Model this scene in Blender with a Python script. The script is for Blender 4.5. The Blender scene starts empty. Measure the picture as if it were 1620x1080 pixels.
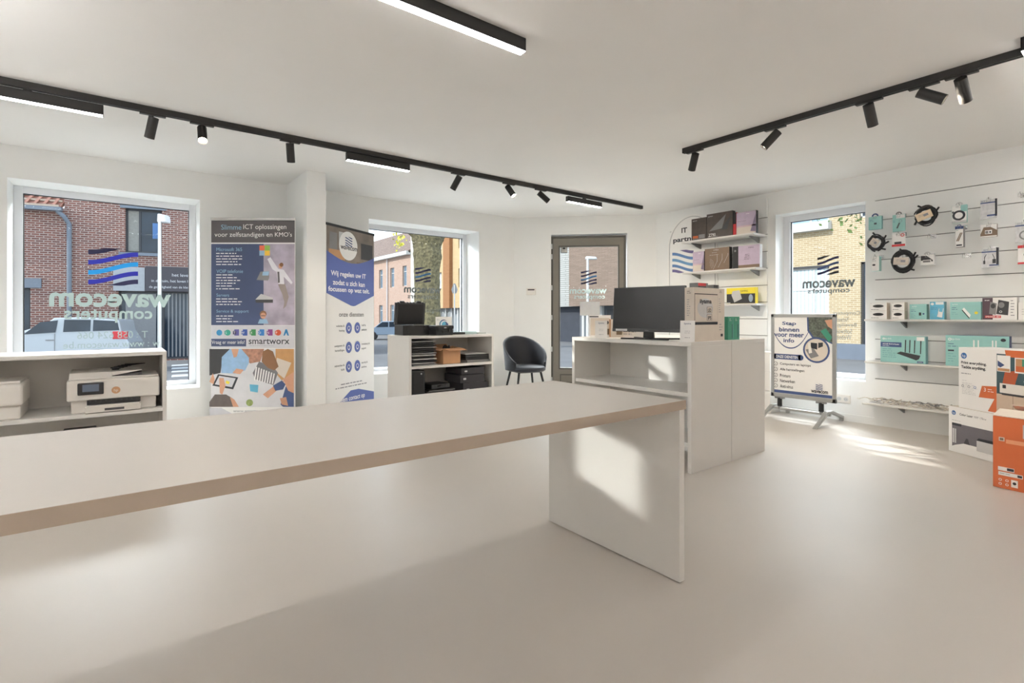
import bpy, math, random
from mathutils import Vector, Matrix
random.seed(7)
C = bpy.context.scene
COL = C.collection
# ------------------------------------------------------------------ camera
FPX, YAW, HOR, EYE = 815.0, math.radians(37.33), 499.2, 1.10
SA, CA = math.sin(YAW), math.cos(YAW)
cd = bpy.data.cameras.new('camera'); cam = bpy.data.objects.new('camera', cd); COL.objects.link(cam)
cam.location = (0, 0, EYE); cam.rotation_euler = (math.pi/2, 0, -YAW)
cd.sensor_width = 36; cd.lens = FPX/1620*36; cd.shift_y = -(540-HOR)/1620
cd.clip_start = 0.05; cd.clip_end = 300
C.camera = cam
C.cycles.max_bounces = 12; C.cycles.diffuse_bounces = 8; C.cycles.transparent_max_bounces = 16; C.cycles.sample_clamp_indirect = 10
# ------------------------------------------------------------------ view, world, sun, daylight
vs = C.view_settings; vs.view_transform = 'Standard'; vs.look = 'None'; vs.gamma = 1; vs.exposure = 0.64; vs.use_curve_mapping = False
w = bpy.data.worlds.new('sky'); C.world = w; w.use_nodes = True
nt = w.node_tree; nt.nodes.clear()
wo = nt.nodes.new('ShaderNodeOutputWorld'); bg = nt.nodes.new('ShaderNodeBackground')
tc = nt.nodes.new('ShaderNodeTexCoord'); sx = nt.nodes.new('ShaderNodeSeparateXYZ'); cr = nt.nodes.new('ShaderNodeValToRGB')
nt.links.new(tc.outputs['Generated'], sx.inputs[0]); nt.links.new(sx.outputs['Z'], cr.inputs[0])
cr.color_ramp.elements[0].position = 0.0; cr.color_ramp.elements[0].color = (0.80, 0.88, 0.95, 1)
cr.color_ramp.elements[1].position = 0.6; cr.color_ramp.elements[1].color = (0.52, 0.66, 0.88, 1)
nt.links.new(cr.outputs[0], bg.inputs[0]); bg.inputs[1].default_value = 1.7
nt.links.new(bg.outputs[0], wo.inputs[0])
def lamp(name, kind, loc, target, energy, col=(1, 1, 1), **kw):
    d = bpy.data.lights.new(name, kind); o = bpy.data.objects.new(name, d); COL.objects.link(o)
    o.location = loc; d.energy = energy; d.color = col
    o.rotation_euler = (Vector(target)-Vector(loc)).to_track_quat('-Z', 'Y').to_euler()
    for k, v in kw.items(): setattr(d, k, v)
    return o
sun = lamp('sun', 'SUN', (-30, 4, 25), (0, 0.4, 5), 2.6, (1, 0.95, 0.88), angle=math.radians(0.6))
# low winter sun thrown back by panes across the street, falling through the shop windows
def glint(name, hit, q, s, t, deg, power, blend=.25):
    p = Vector(hit)+t*Vector((-q, 1, s))
    lamp(name, 'SPOT', p, hit, power, (1, .97, .92), spot_size=math.radians(deg), spot_blend=blend, shadow_soft_size=.03)
_p = Vector((1.83, 1.66, .40))+8*Vector((-.47, 1, .27))
lamp('sun_glint', 'AREA', _p, (1.83, 1.66, .40), .17, (1, .97, .92), shape='RECTANGLE', size=.17, size_y=.27, spread=math.radians(.45))
glint('sun_glint', (1.60, 1.85, .75), .47, .30, 13, 1.3, 1300, .8)
glint('sun_glint', (3.60, 2.83, .67), 1.05, .30, 9, 1.6, 4600, .15)
glint('sun_glint', (5.25, 1.60, 0), -.10, .40, 11, 1.3, 15000, .5)
glint('sun_glint', (5.02, 1.47, 0), -.10, .40, 11, 1.2, 15000, .5)
glint('sun_glint', (4.78, 1.32, 0), -.10, .40, 11, 1.0, 10000, .5)
# area lamps added outside each opening to boost the daylight coming in
def daylight_lamp(name, loc, tgt, sx_, sy_, p): return lamp(name, 'AREA', loc, tgt, p, (.93, .97, 1), shape='RECTANGLE', size=sx_, size_y=sy_)
daylight_lamp('added_daylight_lamp', (-.05, 8.6, 4.3), (-.05, 6.2, 1.6), 3.2, 2.0, 680)
daylight_lamp('added_daylight_lamp', (3.2, 8.6, 4.3), (3.2, 6.2, 1.6), 3.2, 2.0, 350)
daylight_lamp('added_daylight_lamp', (8.4, 2.45, 4.2), (6.2, 2.45, 1.6), 3.0, 2.0, 560)
daylight_lamp('added_daylight_lamp', (7.2, 7.1, 4.2), (5.5, 5.4, 1.5), 2.4, 2.0, 620)
CEIL = 2.535
# ------------------------------------------------------------------ pixel readings of the photograph -> metres in the room
def ray(px, py):
    r = (px-810)/FPX
    return Vector((SA+r*CA, CA-r*SA, (HOR-py)/FPX))
def onz(px, py, z): d = ray(px, py); return Vector((0, 0, EYE))+d*((z-EYE)/d.z)
def onx(px, py, x): d = ray(px, py); return Vector((0, 0, EYE))+d*(x/d.x)
def ony(px, py, y): d = ray(px, py); return Vector((0, 0, EYE))+d*(y/d.y)
class Frame:
    """vertical plane through P running along unit dir d (u to the right as seen from the room)"""
    def __init__(s, P, Q=None, d=None):
        s.P = Vector((P[0], P[1]))
        dd = Vector((Q[0]-P[0], Q[1]-P[1])) if Q is not None else Vector(d)
        s.L = dd.length; s.d = dd.normalized(); s.rot = math.atan2(s.d.y, s.d.x)
    def px(s, px, py, depth=0.0):
        r = ray(px, py); n = Vector((-s.d.y, s.d.x)); P = s.P+n*depth
        t = (n.x*P.x+n.y*P.y)/(n.x*r.x+n.y*r.y)
        h = Vector((r.x*t, r.y*t)); return ((h-s.P).dot(s.d), EYE+r.z*t)
# ------------------------------------------------------------------ materials
def lin(c):
    return tuple(((x/255/12.92) if x/255 <= .04045 else ((x/255+.055)/1.055)**2.4) for x in c)
MATS = {}
def mat(name, col, rough=.6, metal=0., vary=.04, scale=14., bump=0., emit=None, strength=0., coat=0., spec=None):
    if name in MATS: return MATS[name]
    m = bpy.data.materials.new(name); m.use_nodes = True; n = m.node_tree; b = n.nodes['Principled BSDF']
    c = lin(col)
    b.inputs['Roughness'].default_value = rough; b.inputs['Metallic'].default_value = metal
    b.inputs['Base Color'].default_value = (*c, 1)
    if coat: b.inputs['Coat Weight'].default_value = coat; b.inputs['Coat Roughness'].default_value = .15
    if spec is not None: b.inputs['Specular IOR Level'].default_value = spec
    if vary or bump:
        t = n.nodes.new('ShaderNodeTexCoord'); z = n.nodes.new('ShaderNodeTexNoise'); z.inputs['Scale'].default_value = scale; z.inputs['Detail'].default_value = 3
        n.links.new(t.outputs['Object'], z.inputs['Vector'])
        if vary:
            r = n.nodes.new('ShaderNodeValToRGB'); r.color_ramp.elements[0].position = .3; r.color_ramp.elements[1].position = .7
            r.color_ramp.elements[0].color = (*[x*(1-vary) for x in c], 1); r.color_ramp.elements[1].color = (*[min(1, x*(1+vary)) for x in c], 1)
            n.links.new(z.outputs['Fac'], r.inputs[0]); n.links.new(r.outputs[0], b.inputs['Base Color'])
        if bump:
            u = n.nodes.new('ShaderNodeBump'); u.inputs['Strength'].default_value = bump; u.inputs['Distance'].default_value = .01
            n.links.new(z.outputs['Fac'], u.inputs['Height']); n.links.new(u.outputs[0], b.inputs['Normal'])
    if emit:
        b.inputs['Emission Color'].default_value = (*emit, 1); b.inputs['Emission Strength'].default_value = strength
    MATS[name] = m; return m
def brick_mat(name, c1, c2, mort, bw=.21, bh=.065, ms=.012, rough=.9, offset=.5):
    m = bpy.data.materials.new(name); m.use_nodes = True; n = m.node_tree; b = n.nodes['Principled BSDF']
    b.inputs['Roughness'].default_value = rough
    t = n.nodes.new('ShaderNodeTexCoord'); s = n.nodes.new('ShaderNodeSeparateXYZ'); k = n.nodes.new('ShaderNodeCombineXYZ'); a = n.nodes.new('ShaderNodeMath'); a.operation = 'ADD'
    br = n.nodes.new('ShaderNodeTexBrick')
    n.links.new(t.outputs['Object'], s.inputs[0]); n.links.new(s.outputs['X'], a.inputs[0]); n.links.new(s.outputs['Y'], a.inputs[1])
    n.links.new(a.outputs[0], k.inputs['X']); n.links.new(s.outputs['Z'], k.inputs['Y']); n.links.new(k.outputs[0], br.inputs['Vector'])
    br.inputs['Scale'].default_value = 1; br.inputs['Brick Width'].default_value = bw; br.inputs['Row Height'].default_value = bh
    br.inputs['Mortar Size'].default_value = ms; br.inputs['Bias'].default_value = 0; br.offset = offset
    br.inputs['Color1'].default_value = (*lin(c1), 1); br.inputs['Color2'].default_value = (*lin(c2), 1); br.inputs['Mortar'].default_value = (*lin(mort), 1)
    n.links.new(br.outputs['Color'], b.inputs['Base Color'])
    return m
def glass_mat(name, tint=(1, 1, 1), refl=.05):
    m = bpy.data.materials.new(name); m.use_nodes = True; n = m.node_tree; n.nodes.clear()
    o = n.nodes.new('ShaderNodeOutputMaterial'); tr = n.nodes.new('ShaderNodeBsdfTransparent'); g = n.nodes.new('ShaderNodeBsdfGlossy'); mx = n.nodes.new('ShaderNodeMixShader')
    lw = n.nodes.new('ShaderNodeLayerWeight'); lw.inputs[0].default_value = refl*2
    tr.inputs[0].default_value = (*tint, 1); g.inputs['Roughness'].default_value = .02
    n.links.new(lw.outputs['Fresnel'], mx.inputs[0]); n.links.new(tr.outputs[0], mx.inputs[1]); n.links.new(g.outputs[0], mx.inputs[2]); n.links.new(mx.outputs[0], o.inputs[0])
    return m
WHITE = mat('white_wall_paint', (236, 237, 236), .85, vary=.012, scale=3)
CEILM = mat('white_ceiling_paint', (235, 234, 232), .95, vary=.01, scale=2)
FLOORM = mat('pale_resin_floor', (190, 184, 177), .40, vary=.022, scale=1.3, bump=.02)
FRAMEW = mat('white_window_frame', (224, 226, 230), .45, vary=.01)
LAMW = mat('white_laminate', (219, 217, 213), .42, vary=.012, scale=5)
LAME = mat('laminate_edge', (226, 218, 208), .5, vary=.015, scale=9)
COUNT = mat('counter_laminate', (192, 187, 181), .38, vary=.012, scale=4)
BLK = mat('black_powder_coat', (34, 33, 32), .5, vary=.05)
PBLK = mat('black_plastic', (28, 28, 30), .42, vary=.05)
PDK = mat('dark_grey_plastic', (58, 58, 60), .5, vary=.05)
PGR = mat('grey_plastic', (128, 128, 128), .5)
PLG = mat('light_grey_plastic', (196, 196, 196), .5)
PWH = mat('white_plastic', (226, 222, 216), .4, vary=.01)
CHR = mat('chrome', (200, 200, 200), .22, 1.0, vary=.02)
ALU = mat('brushed_aluminium', (186, 186, 184), .38, .85, vary=.03)
SCREEN = mat('black_screen', (14, 14, 17), .28, vary=0)
PAPER = mat('white_paper', (238, 237, 235), .7, vary=.01)
INK = mat('dark_ink', (48, 50, 56), .7, vary=0)
GREYINK = mat('grey_ink', (140, 140, 146), .7, vary=0)
PALEINK = mat('pale_ink', (188, 188, 192), .7, vary=0)
BLUE = mat('banner_blue', (92, 108, 172), .6, vary=.02)
BLUED = mat('navy_print', (66, 84, 128), .6, vary=.03)
NAVY = mat('dark_navy_logo', (26, 26, 70), .5, vary=0)
ROYAL = mat('royal_blue_logo', (36, 40, 160), .5, vary=0)
CYAN = mat('cyan_logo', (36, 160, 220), .5, vary=.2, scale=2)
TEAL = mat('teal_card', (148, 196, 192), .5, vary=.03)
TEALD = mat('deep_teal_card', (114, 164, 168), .5)
SKYB = mat('blue_card', (96, 172, 202), .5, vary=.04)
REDP = mat('red_print', (196, 52, 56), .5)
ORANGE = mat('orange_card', (202, 104, 58), .55, vary=.02)
CARD = mat('brown_cardboard', (190, 146, 108), .8, vary=.04)
CARDW = mat('pale_cardboard', (214, 204, 192), .75, vary=.03)
BROWNB = mat('brown_box_print', (122, 102, 84), .5, vary=.05)
DKBOX = mat('dark_box_print', (70, 60, 54), .35, vary=.2, scale=20)
LILAC = mat('lilac_box_print', (188, 172, 192), .5, vary=.06, scale=16)
YELL = mat('yellow_box_print', (232, 214, 60), .5)
GREEN = mat('green_box_print', (66, 146, 120), .5, vary=.03)
VELVET = mat('navy_velvet', (13, 17, 28), .6, vary=.25, scale=9, bump=.15); VELVET.node_tree.nodes['Principled BSDF'].inputs['Sheen Weight'].default_value = .18
LED = mat('lit_diffuser', (255, 250, 240), .5, vary=0, emit=(1, .97, .93), strength=22)
LEDB = mat('fill_downlight_diffuser', (255, 250, 240), .5, vary=0, emit=(1, .965, .925), strength=3)
LEDU = mat('fill_uplight_diffuser', (255, 250, 240), .5, vary=0, emit=(1, .985, .98), strength=92)
LENS = mat('lit_lens', (255, 245, 230), .4, vary=0, emit=(1, .86, .68), strength=22)
DOORM = mat('grey_door_paint', (122, 117, 108), .5, vary=.02)
DOORD = mat('dark_grey_door_edge', (82, 80, 74), .5, vary=.02)
SKIN = mat('printed_skin', (206, 156, 128), .7, vary=.06)
WOOD = mat('printed_wood', (196, 150, 100), .7, vary=.08)
GLASS = glass_mat('window_glass', (.97, .985, .98))
def film(name, col, tr=.55):
    m = mat(name, col, .6, vary=.02); n = m.node_tree; b = n.nodes['Principled BSDF']; t = n.nodes.new('ShaderNodeBsdfTranslucent'); t.inputs[0].default_value = (*lin(col), 1)
    x = n.nodes.new('ShaderNodeMixShader'); x.inputs[0].default_value = tr; n.links.new(b.outputs[0], x.inputs[1]); n.links.new(t.outputs[0], x.inputs[2]); n.links.new(x.outputs[0], n.nodes['Material Output'].inputs[0]); return m
FROST = film('frosted_lettering', (138, 150, 144), .25)
GREYLET = mat('grey_lettering', (112, 118, 118), .7, vary=.02)
# ------------------------------------------------------------------ mesh builder
TXT = {}
def text_polys(s, bold=0.0):
    k = (s, bold)
    if k in TXT: return TXT[k]
    c = bpy.data.curves.new('lettering', 'FONT'); c.body = s; c.size = 1; c.resolution_u = 3; c.offset = bold
    o = bpy.data.objects.new('lettering', c); COL.objects.link(o); bpy.context.view_layer.update()
    dg = bpy.context.evaluated_depsgraph_get(); me = bpy.data.meshes.new_from_object(o.evaluated_get(dg))
    V = [(v.co.x, v.co.y) for v in me.vertices]; F = [tuple(p.vertices) for p in me.polygons]
    bpy.data.objects.remove(o); bpy.data.curves.remove(c); bpy.data.meshes.remove(me)
    if not V: V = [(0, 0), (1, 1)]; F = []
    xs = [v[0] for v in V]; ys = [v[1] for v in V]
    TXT[k] = (V, F, min(xs), min(ys), max(xs), max(ys)); return TXT[k]
EPS = .0006
class MB:
    def __init__(s): s.V = []; s.F = []; s.MI = []; s.mats = []; s.T = Matrix.Identity(4)
    def mi(s, m):
        if m not in s.mats: s.mats.append(m)
        return s.mats.index(m)
    def add(s, V, F, m):
        b = len(s.V); s.V += [s.T @ Vector(v) for v in V]; k = s.mi(m)
        for f in F: s.F.append(tuple(b+i for i in f)); s.MI.append(k)
        return s
    def box(s, x0, y0, z0, x1, y1, z1, m):
        V = [(x, y, z) for z in (z0, z1) for y in (y0, y1) for x in (x0, x1)]
        return s.add(V, [(0, 2, 3, 1), (4, 5, 7, 6), (0, 1, 5, 4), (2, 6, 7, 3), (0, 4, 6, 2), (1, 3, 7, 5)], m)
    def prism(s, pts, vec, m):
        """closed solid: polygon pts (3d) swept by vec"""
        n = len(pts); P = [Vector(p) for p in pts]; v = Vector(vec)
        nn = sum(((P[i]-P[0]).cross(P[i+1]-P[0]) for i in range(1, n-1)), Vector())
        if nn.dot(v) > 0: P = P[::-1]
        V = P+[p+v for p in P]
        F = [tuple(range(n)), tuple(range(2*n-1, n-1, -1))]+[(i, i+n, (i+1) % n+n, (i+1) % n) for i in range(n)]
        return s.add(V, F, m)
    def cyl(s, p, q, r, m, r2=None, seg=16, caps=True):
        p = Vector(p); q = Vector(q); a = (q-p).normalized(); r2 = r if r2 is None else r2
        u = a.orthogonal().normalized(); v = a.cross(u); V = []
        for c, rr in ((p, r), (q, r2)):
            for i in range(seg):
                t = 2*math.pi*i/seg; V.append(c+rr*(math.cos(t)*u+math.sin(t)*v))
        F = [(i, (i+1) % seg, (i+1) % seg+seg, i+seg) for i in range(seg)]
        if caps: F += [tuple(range(seg-1, -1, -1)), tuple(range(seg, 2*seg))]
        return s.add(V, F, m)
    def tube(s, pts, r, m, seg=6):
        P = [Vector(p) for p in pts]; V = []; F = []; n = len(P); u = None
        for i, p in enumerate(P):
            a = (P[min(i+1, n-1)]-P[max(i-1, 0)]).normalized()
            u = a.orthogonal().normalized() if u is None else (u-a*u.dot(a)).normalized()
            v = a.cross(u); rr = r[i] if isinstance(r, (list, tuple)) else r
            for k in range(seg):
                t = 2*math.pi*k/seg; V.append(p+rr*(math.cos(t)*u+math.sin(t)*v))
        for i in range(n-1):
            for k in range(seg): F.append((i*seg+k, i*seg+(k+1) % seg, (i+1)*seg+(k+1) % seg, (i+1)*seg+k))
        F += [tuple(range(seg-1, -1, -1)), tuple(range((n-1)*seg, n*seg))]
        return s.add(V, F, m)
    # ---- prints on the plane y = const, facing -y
    def poly(s, uv, m, y=0., L=1): return s.add([(u, y-L*EPS, v) for u, v in uv], [tuple(range(len(uv)))], m)
    def rect(s, u0, v0, u1, v1, m, y=0., L=1): return s.poly([(u0, v0), (u1, v0), (u1, v1), (u0, v1)], m, y, L)
    def disc(s, u, v, a, m, y=0., L=1, b=None, seg=28, t0=0, t1=360):
        b = a if b is None else b
        return s.poly([(u+a*math.cos(math.radians(t0+(t1-t0)*i/seg)), v+b*math.sin(math.radians(t0+(t1-t0)*i/seg))) for i in range(seg)], m, y, L)
    def ring(s, u, v, r0, r1, m, y=0., L=1, seg=24, t0=0., t1=360., b=1.):
        V = []; F = []
        for i in range(seg+1):
            t = math.radians(t0+(t1-t0)*i/seg)
            for r in (r0, r1): V.append((u+r*math.cos(t), y-L*EPS, v+r*b*math.sin(t)))
        for i in range(seg): F.append((2*i, 2*i+1, 2*i+3, 2*i+2))
        return s.add(V, F, m)
    def fit(s, t, u0, v0, u1, v1, m, y=0., L=2, bold=0.0, mirror=False, mid=None):
        V, F, x0, y0, x1, y1 = text_polys(t, bold); W = []
        for a, b in V:
            p = (a-x0)/(x1-x0); q = (b-y0)/(y1-y0)
            if mirror: p = 1-p
            W.append((u0+p*(u1-u0), y-L*EPS, v0+q*(v1-v0)))
        return s.add(W, F, m)
    def txt(s, t, u, v, h, m, y=0., L=2, bold=0.0, align='l', mirror=False, sx=1.):
        V, F, x0, y0, x1, y1 = text_polys(t, bold); k = h/.72; wd = (x1-x0)*k*sx
        off = {'l': 0, 'c': -wd/2, 'r': -wd}[align]; W = []
        for a, b in V:
            p = (a-x0)*k*sx
            if mirror: p = wd-p
            W.append((u+off+p, y-L*EPS, v+b*k))
        return s.add(W, F, m)
    def lines(s, u, v, w_, n, dv, m, y=0., L=2, t=.25, seed=1, align='l'):
        r = random.Random(seed)
        for i in range(n):
            ww = w_*r.uniform(.55, 1); uu = u if align == 'l' else (u-ww if align == 'r' else u-ww/2)
            x = uu
            while x < uu+ww:
                l = min(dv*r.uniform(.6, 2.2), uu+ww-x)
                s.rect(x, v-i*dv-dv*t/2, x+l, v-i*dv+dv*t/2, m, y, L); x += l+dv*.35
        return s
    def wave(s, u0, v0, u1, v1, cols, y=0., L=2, mirror=False):
        """five-band wave emblem; true emblem falls left to right, mirror=True rises"""
        H = v1-v0; W = u1-u0; th = .122*H; n = 14
        st = [.81, .54, .27, .015, -.21]
        for k, a in enumerate(st):
            top = []; bot = []
            for i in range(n+1):
                p = i/n; q = p*p*(3-2*p)*.27; c = (a+q)*H
                lo = max(0, min(H, c)); hi = max(0, min(H, c+th))
                x = u0+(p if mirror else 1-p)*W
                top.append((x, v0+hi)); bot.append((x, v0+lo))
            V = []; F = []
            for i in range(n+1): V += [(bot[i][0], y-L*EPS, bot[i][1]), (top[i][0], y-L*EPS, top[i][1])]
            for i in range(n):
                if top[i][1]-bot[i][1] > 1e-5 or top[i+1][1]-bot[i+1][1] > 1e-5: F.append((2*i, 2*i+2, 2*i+3, 2*i+1))
            s.add(V, F, cols[k])
        return s
    def build(s, name, parent=None, bevel=0., smooth=False, world=False, seg=2, sub=0):
        V = s.V
        if world and parent is not None:
            inv = WM[parent.name].inverted(); V = [inv @ v for v in V]
        me = bpy.data.meshes.new(name); me.from_pydata([tuple(v) for v in V], [], s.F); 
        for m in s.mats: me.materials.append(m)
        me.polygons.foreach_set('material_index', s.MI)
        if smooth: me.polygons.foreach_set('use_smooth', [True]*len(s.F))
        me.update()
        o = bpy.data.objects.new(name, me); COL.objects.link(o)
        if parent is not None: o.parent = parent
        if bevel:
            b = o.modifiers.new('bevel', 'BEVEL'); b.width = bevel; b.segments = seg; b.limit_method = 'ANGLE'; b.angle_limit = math.radians(40)
            b.harden_normals = False
        if sub:
            b = o.modifiers.new('sub', 'SUBSURF'); b.levels = sub; b.render_levels = sub
        if smooth and not sub:
            try:
                b = o.modifiers.new('wn', 'WEIGHTED_NORMAL')
            except Exception: pass
        return o
WM = {}
def thing(name, label, cat, loc=(0, 0, 0), rot=0., group=None, kind=None):
    o = bpy.data.objects.new(name, None); COL.objects.link(o); o.location = loc; o.rotation_euler = (0, 0, rot); o.empty_display_size = .1
    WM[o.name] = Matrix.Translation(Vector(loc)) @ Matrix.Rotation(rot, 4, 'Z')
    o['label'] = label; o['category'] = cat
    if group: o['group'] = group
    if kind: o['kind'] = kind
    return o
def tag(o, label, cat, group=None, kind=None):
    o['label'] = label; o['category'] = cat
    if group: o['group'] = group
    if kind: o['kind'] = kind
    return o
def struct(o, label=None):
    o['kind'] = 'structure'
    if label: o['label'] = label
    return o
def place(o, loc, rot=0.):
    o.location = loc; o.rotation_euler = (0, 0, rot); WM[o.name] = Matrix.Translation(Vector(loc)) @ Matrix.Rotation(rot, 4, 'Z'); return o
def froot(name, F, label=None, cat=None, z=0., u=0., depth=0., group=None, kind=None, p=None):
    """root empty on a frame: local x along the plane, local y away from the viewer, z up"""
    n = Vector((-F.d.y, F.d.x)); q = F.P+F.d*u+n*depth
    o = bpy.data.objects.new(name, None); COL.objects.link(o); o.empty_display_size = .1
    place(o, (q.x, q.y, z), F.rot)
    if label: o['label'] = label
    if cat: o['category'] = cat
    if group: o['group'] = group
    if kind: o['kind'] = kind
    return o
def cells(mb, u0, u1, z0, z1, holes, y0, y1, m):
    """wall slab with rectangular openings"""
    us = sorted({u0, u1, *[h[0] for h in holes], *[h[2] for h in holes]}); zs = sorted({z0, z1, *[h[1] for h in holes], *[h[3] for h in holes]})
    us = [u for u in us if u0 <= u <= u1]; zs = [z for z in zs if z0 <= z <= z1]
    for a, b in zip(us, us[1:]):
        run = None
        for c, d in zip(zs, zs[1:]):
            solid = not any(h[0] <= (a+b)/2 <= h[2] and h[1] <= (c+d)/2 <= h[3] for h in holes)
            if solid: run = (run[0], d) if run else (c, d)
            if (not solid or d == zs[-1]) and run:
                mb.box(a, y0, run[0], b, y1, run[1], m); run = None
    return mb
#PART2
# ================================================================== ROOM SHELL
FB = Frame((0, 6.0), d=(1, 0)); FR = Frame((6.05, 0), d=(0, -1)); FD = Frame((4.61, 6.0), Q=(6.05, 4.56))
def wallobj(name, F, u0, u1, holes, th, m=WHITE, z1=CEIL+.1):
    o = cells(MB(), u0, u1, -.15, z1, holes, 0, th, m).build(name); place(o, (F.P.x, F.P.y, 0), F.rot); return struct(o)
W1 = (-.747, .385, .643, 2.26); W2 = (2.40, .385, 3.998, 2.272); W3 = (-2.895, .425, -1.99, 2.267)
DR = (.545, 0.0, 1.632, 2.275)
wallobj('wall_back', FB, -3, 4.61, [W1, W2], .42)
wallobj('wall_door', FD, 0, FD.L, [DR], .30)
wallobj('wall_right', FR, -4.56, 3.0, [W3], .30)
struct(MB().box(-3.3, -3.3, -.15, -3.0, 6.42, CEIL+.1, WHITE).build('wall_left'))
struct(MB().box(-3, -3.3, -.15, 6.35, -3.0, CEIL+.1, mat('beige_rear_wall', (150, 132, 112), .85)).build('wall_front'))
foot = [(-3, -3), (6.06, -3), (6.06, 4.565), (4.615, 6.01), (-3, 6.01)]
struct(MB().prism([(x, y, -.15) for x, y in foot], (0, 0, .15), FLOORM).build('floor'))
struct(MB().prism([(x, y, CEIL) for x, y in foot], (0, 0, .25), CEILM).build('ceiling'))
struct(MB().box(1.468, 5.26, 0, 1.655, 6.0, CEIL, WHITE).build('wall_pillar', bevel=.003))
struct(MB().box(6.038, 1.91, 0, 6.05, 4.5, .075, WHITE).box(6.038, -3, 0, 6.05, 1.91, .075, WHITE).build('baseboard_right'))
# ---------------- windows
FR1, FR2 = film('royal_blue_film', (30, 34, 130), .15), film('cyan_film', (26, 118, 170), .2); LOGO = [NAVY, FR1, FR2, FR1, NAVY]; LOGD = [NAVY, NAVY, mat('muted_blue_logo', (52, 110, 160), .5), NAVY, NAVY]
def window(name, F, H, dep, fl=.06, fb=.04):
    r = froot(name, F, kind='structure')
    u0, z0, u1, z1 = H
    m = MB()
    m.box(u0, dep, z0, u0+fl, dep+.08, z1, FRAMEW).box(u1-fl, dep, z0, u1, dep+.08, z1, FRAMEW)
    m.box(u0+fl, dep, z0, u1-fl, dep+.08, z0+fb, FRAMEW).box(u0+fl, dep, z1-fl, u1-fl, dep+.08, z1, FRAMEW)
    g = .006
    m.box(u0+fl, dep+.02, z0+fb, u0+fl+g, dep+.05, z1-fl, PBLK).box(u1-fl-g, dep+.02, z0+fb, u1-fl, dep+.05, z1-fl, PBLK).box(u0+fl, dep+.02, z1-fl-g, u1-fl, dep+.05, z1-fl, PBLK)
    m.build('window_frame', r, bevel=.003)
    MB().box(u0+.05, dep+.036, z0+.03, u1-.05, dep+.042, z1-.05, GLASS).build('window_pane', r)
    return r
w1 = window('window_1', FB, W1, .33); w2 = window('window_2', FB, W2, .33); w3 = window('window_3', FR, W3, .20, .07, .05)
def pxbox(F, d, x0, y0, x1, y1):
    """pixel rectangle (x0,y0 top-left, x1,y1 bottom-right) -> u0,v0,u1,v1 on the frame at depth d"""
    cx, cy = (x0+x1)/2, (y0+y1)/2
    a = F.px(x0, cy, d)[0]; b = F.px(x1, cy, d)[0]; c = F.px(cx, y1, d)[1]; e = F.px(cx, y0, d)[1]
    return a, c, b, e
d = .36
m = MB(); m.wave(*pxbox(FB, d, 139.5, 393, 218.5, 451.5), LOGO, y=d, mirror=True)
m.fit('wavecom', *pxbox(FB, d, 77.5, 464, 270.5, 485.5), FROST, y=d, bold=.03, mirror=True)
m.fit('computers', *pxbox(FB, d, 101, 488.5, 241, 510.5), FROST, y=d, bold=.02, mirror=True)
m.fit('T : 058 624 066', *pxbox(FB, d, 122, 524, 233.5, 535), FROST, y=d, mirror=True)
m.fit('w : www.wavecom.be', *pxbox(FB, d, 100, 539, 252.5, 549.5), FROST, y=d, mirror=True)
m.build('window_lettering', w1)
m = MB(); m.wave(*pxbox(FB, d, 657, 423, 681.5, 446.5), LOGD, y=d, mirror=True)
m.fit('wavecom', *pxbox(FB, d, 639, 455, 698, 463.5), GREYLET, y=d, bold=.03, mirror=True)
m.fit('computers', *pxbox(FB, d, 645, 466, 692.5, 474.5), GREYLET, y=d, bold=.02, mirror=True)
m.fit('Openingsuren', *pxbox(FB, d, 664, 487, 711, 496), GREYLET, y=d, mirror=True)
m.build('window_lettering', w2)
d = .23
m = MB(); m.wave(*pxbox(FR, d, 1293.2, 404, 1327, 434.5), [INK, NAVY, BLUED, NAVY, INK], y=d, mirror=True)
m.fit('wavecom', *pxbox(FR, d, 1269.5, 443, 1353.5, 455), GREYLET, y=d, bold=.03, mirror=True)
m.fit('computers', *pxbox(FR, d, 1278, 456.5, 1344.5, 465.5), GREYLET, y=d, bold=.02, mirror=True)
for i, (t, a) in enumerate((('Computers', 1318), ('Netwerk', 1322), ('Beveiliging', 1316), ('Software', 1319), ('Websites', 1317))):
    m.fit(t, *pxbox(FR, d, a, 492+i*9.3, 1361-(0, 19, 6, 13, 14)[i], 499.5+i*9.3), GREYLET, y=d, mirror=True)
m.build('window_lettering', w3)
# ---------------- door in the chamfered corner
dr = froot('door_1', FD, kind='structure')
u0, z0, u1, z1 = DR
m = MB(); e = .028
m.box(u0, .03, 0, u0+e, .12, z1-.015, DOORD).box(u1-e-.012, .03, 0, u1-.012, .12, z1-.015, DOORD).box(u0+e, .03, z1-.015-e, u1-e-.012, .12, z1-.015, DOORD).box(u0+e, .03, 0, u1-e, .12, .03, DOORD)
m.build('door_frame', dr, bevel=.003)
g = pxbox(FD, .06, 886, 388, 977.5, 567.5)
m = MB(); a, b, c, dd = u0+e+.004, .035, u1-e-.016, z1-.047
gz0, gz1 = .34, 2.10; gu0, gu1 = g[0], g[2]
cells(m, a, c, b, dd, [(gu0, gz0, gu1, gz1)], .045, .105, DOORM)
for x0_, z0_, x1_, z1_ in ((gu0-.02, gz0-.02, gu1+.02, gz0), (gu0-.02, gz1, gu1+.02, gz1+.02)): m.box(x0_, .036, z0_, x1_, .05, z1_, DOORD)
m.box(gu0-.02, .036, gz0, gu0, .05, gz1, DOORD).box(gu1, .036, gz0, gu1+.02, .05, gz1, DOORD)
lf = m.build('door_leaf', dr)
m = MB()
for x0_, z0_, x1_, z1_ in ((gu0, .12, gu1, .135), (gu0, .235, gu1, .25)): m.box(gu0, .036, z0_, gu1, .05, z1_, DOORD)
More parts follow.
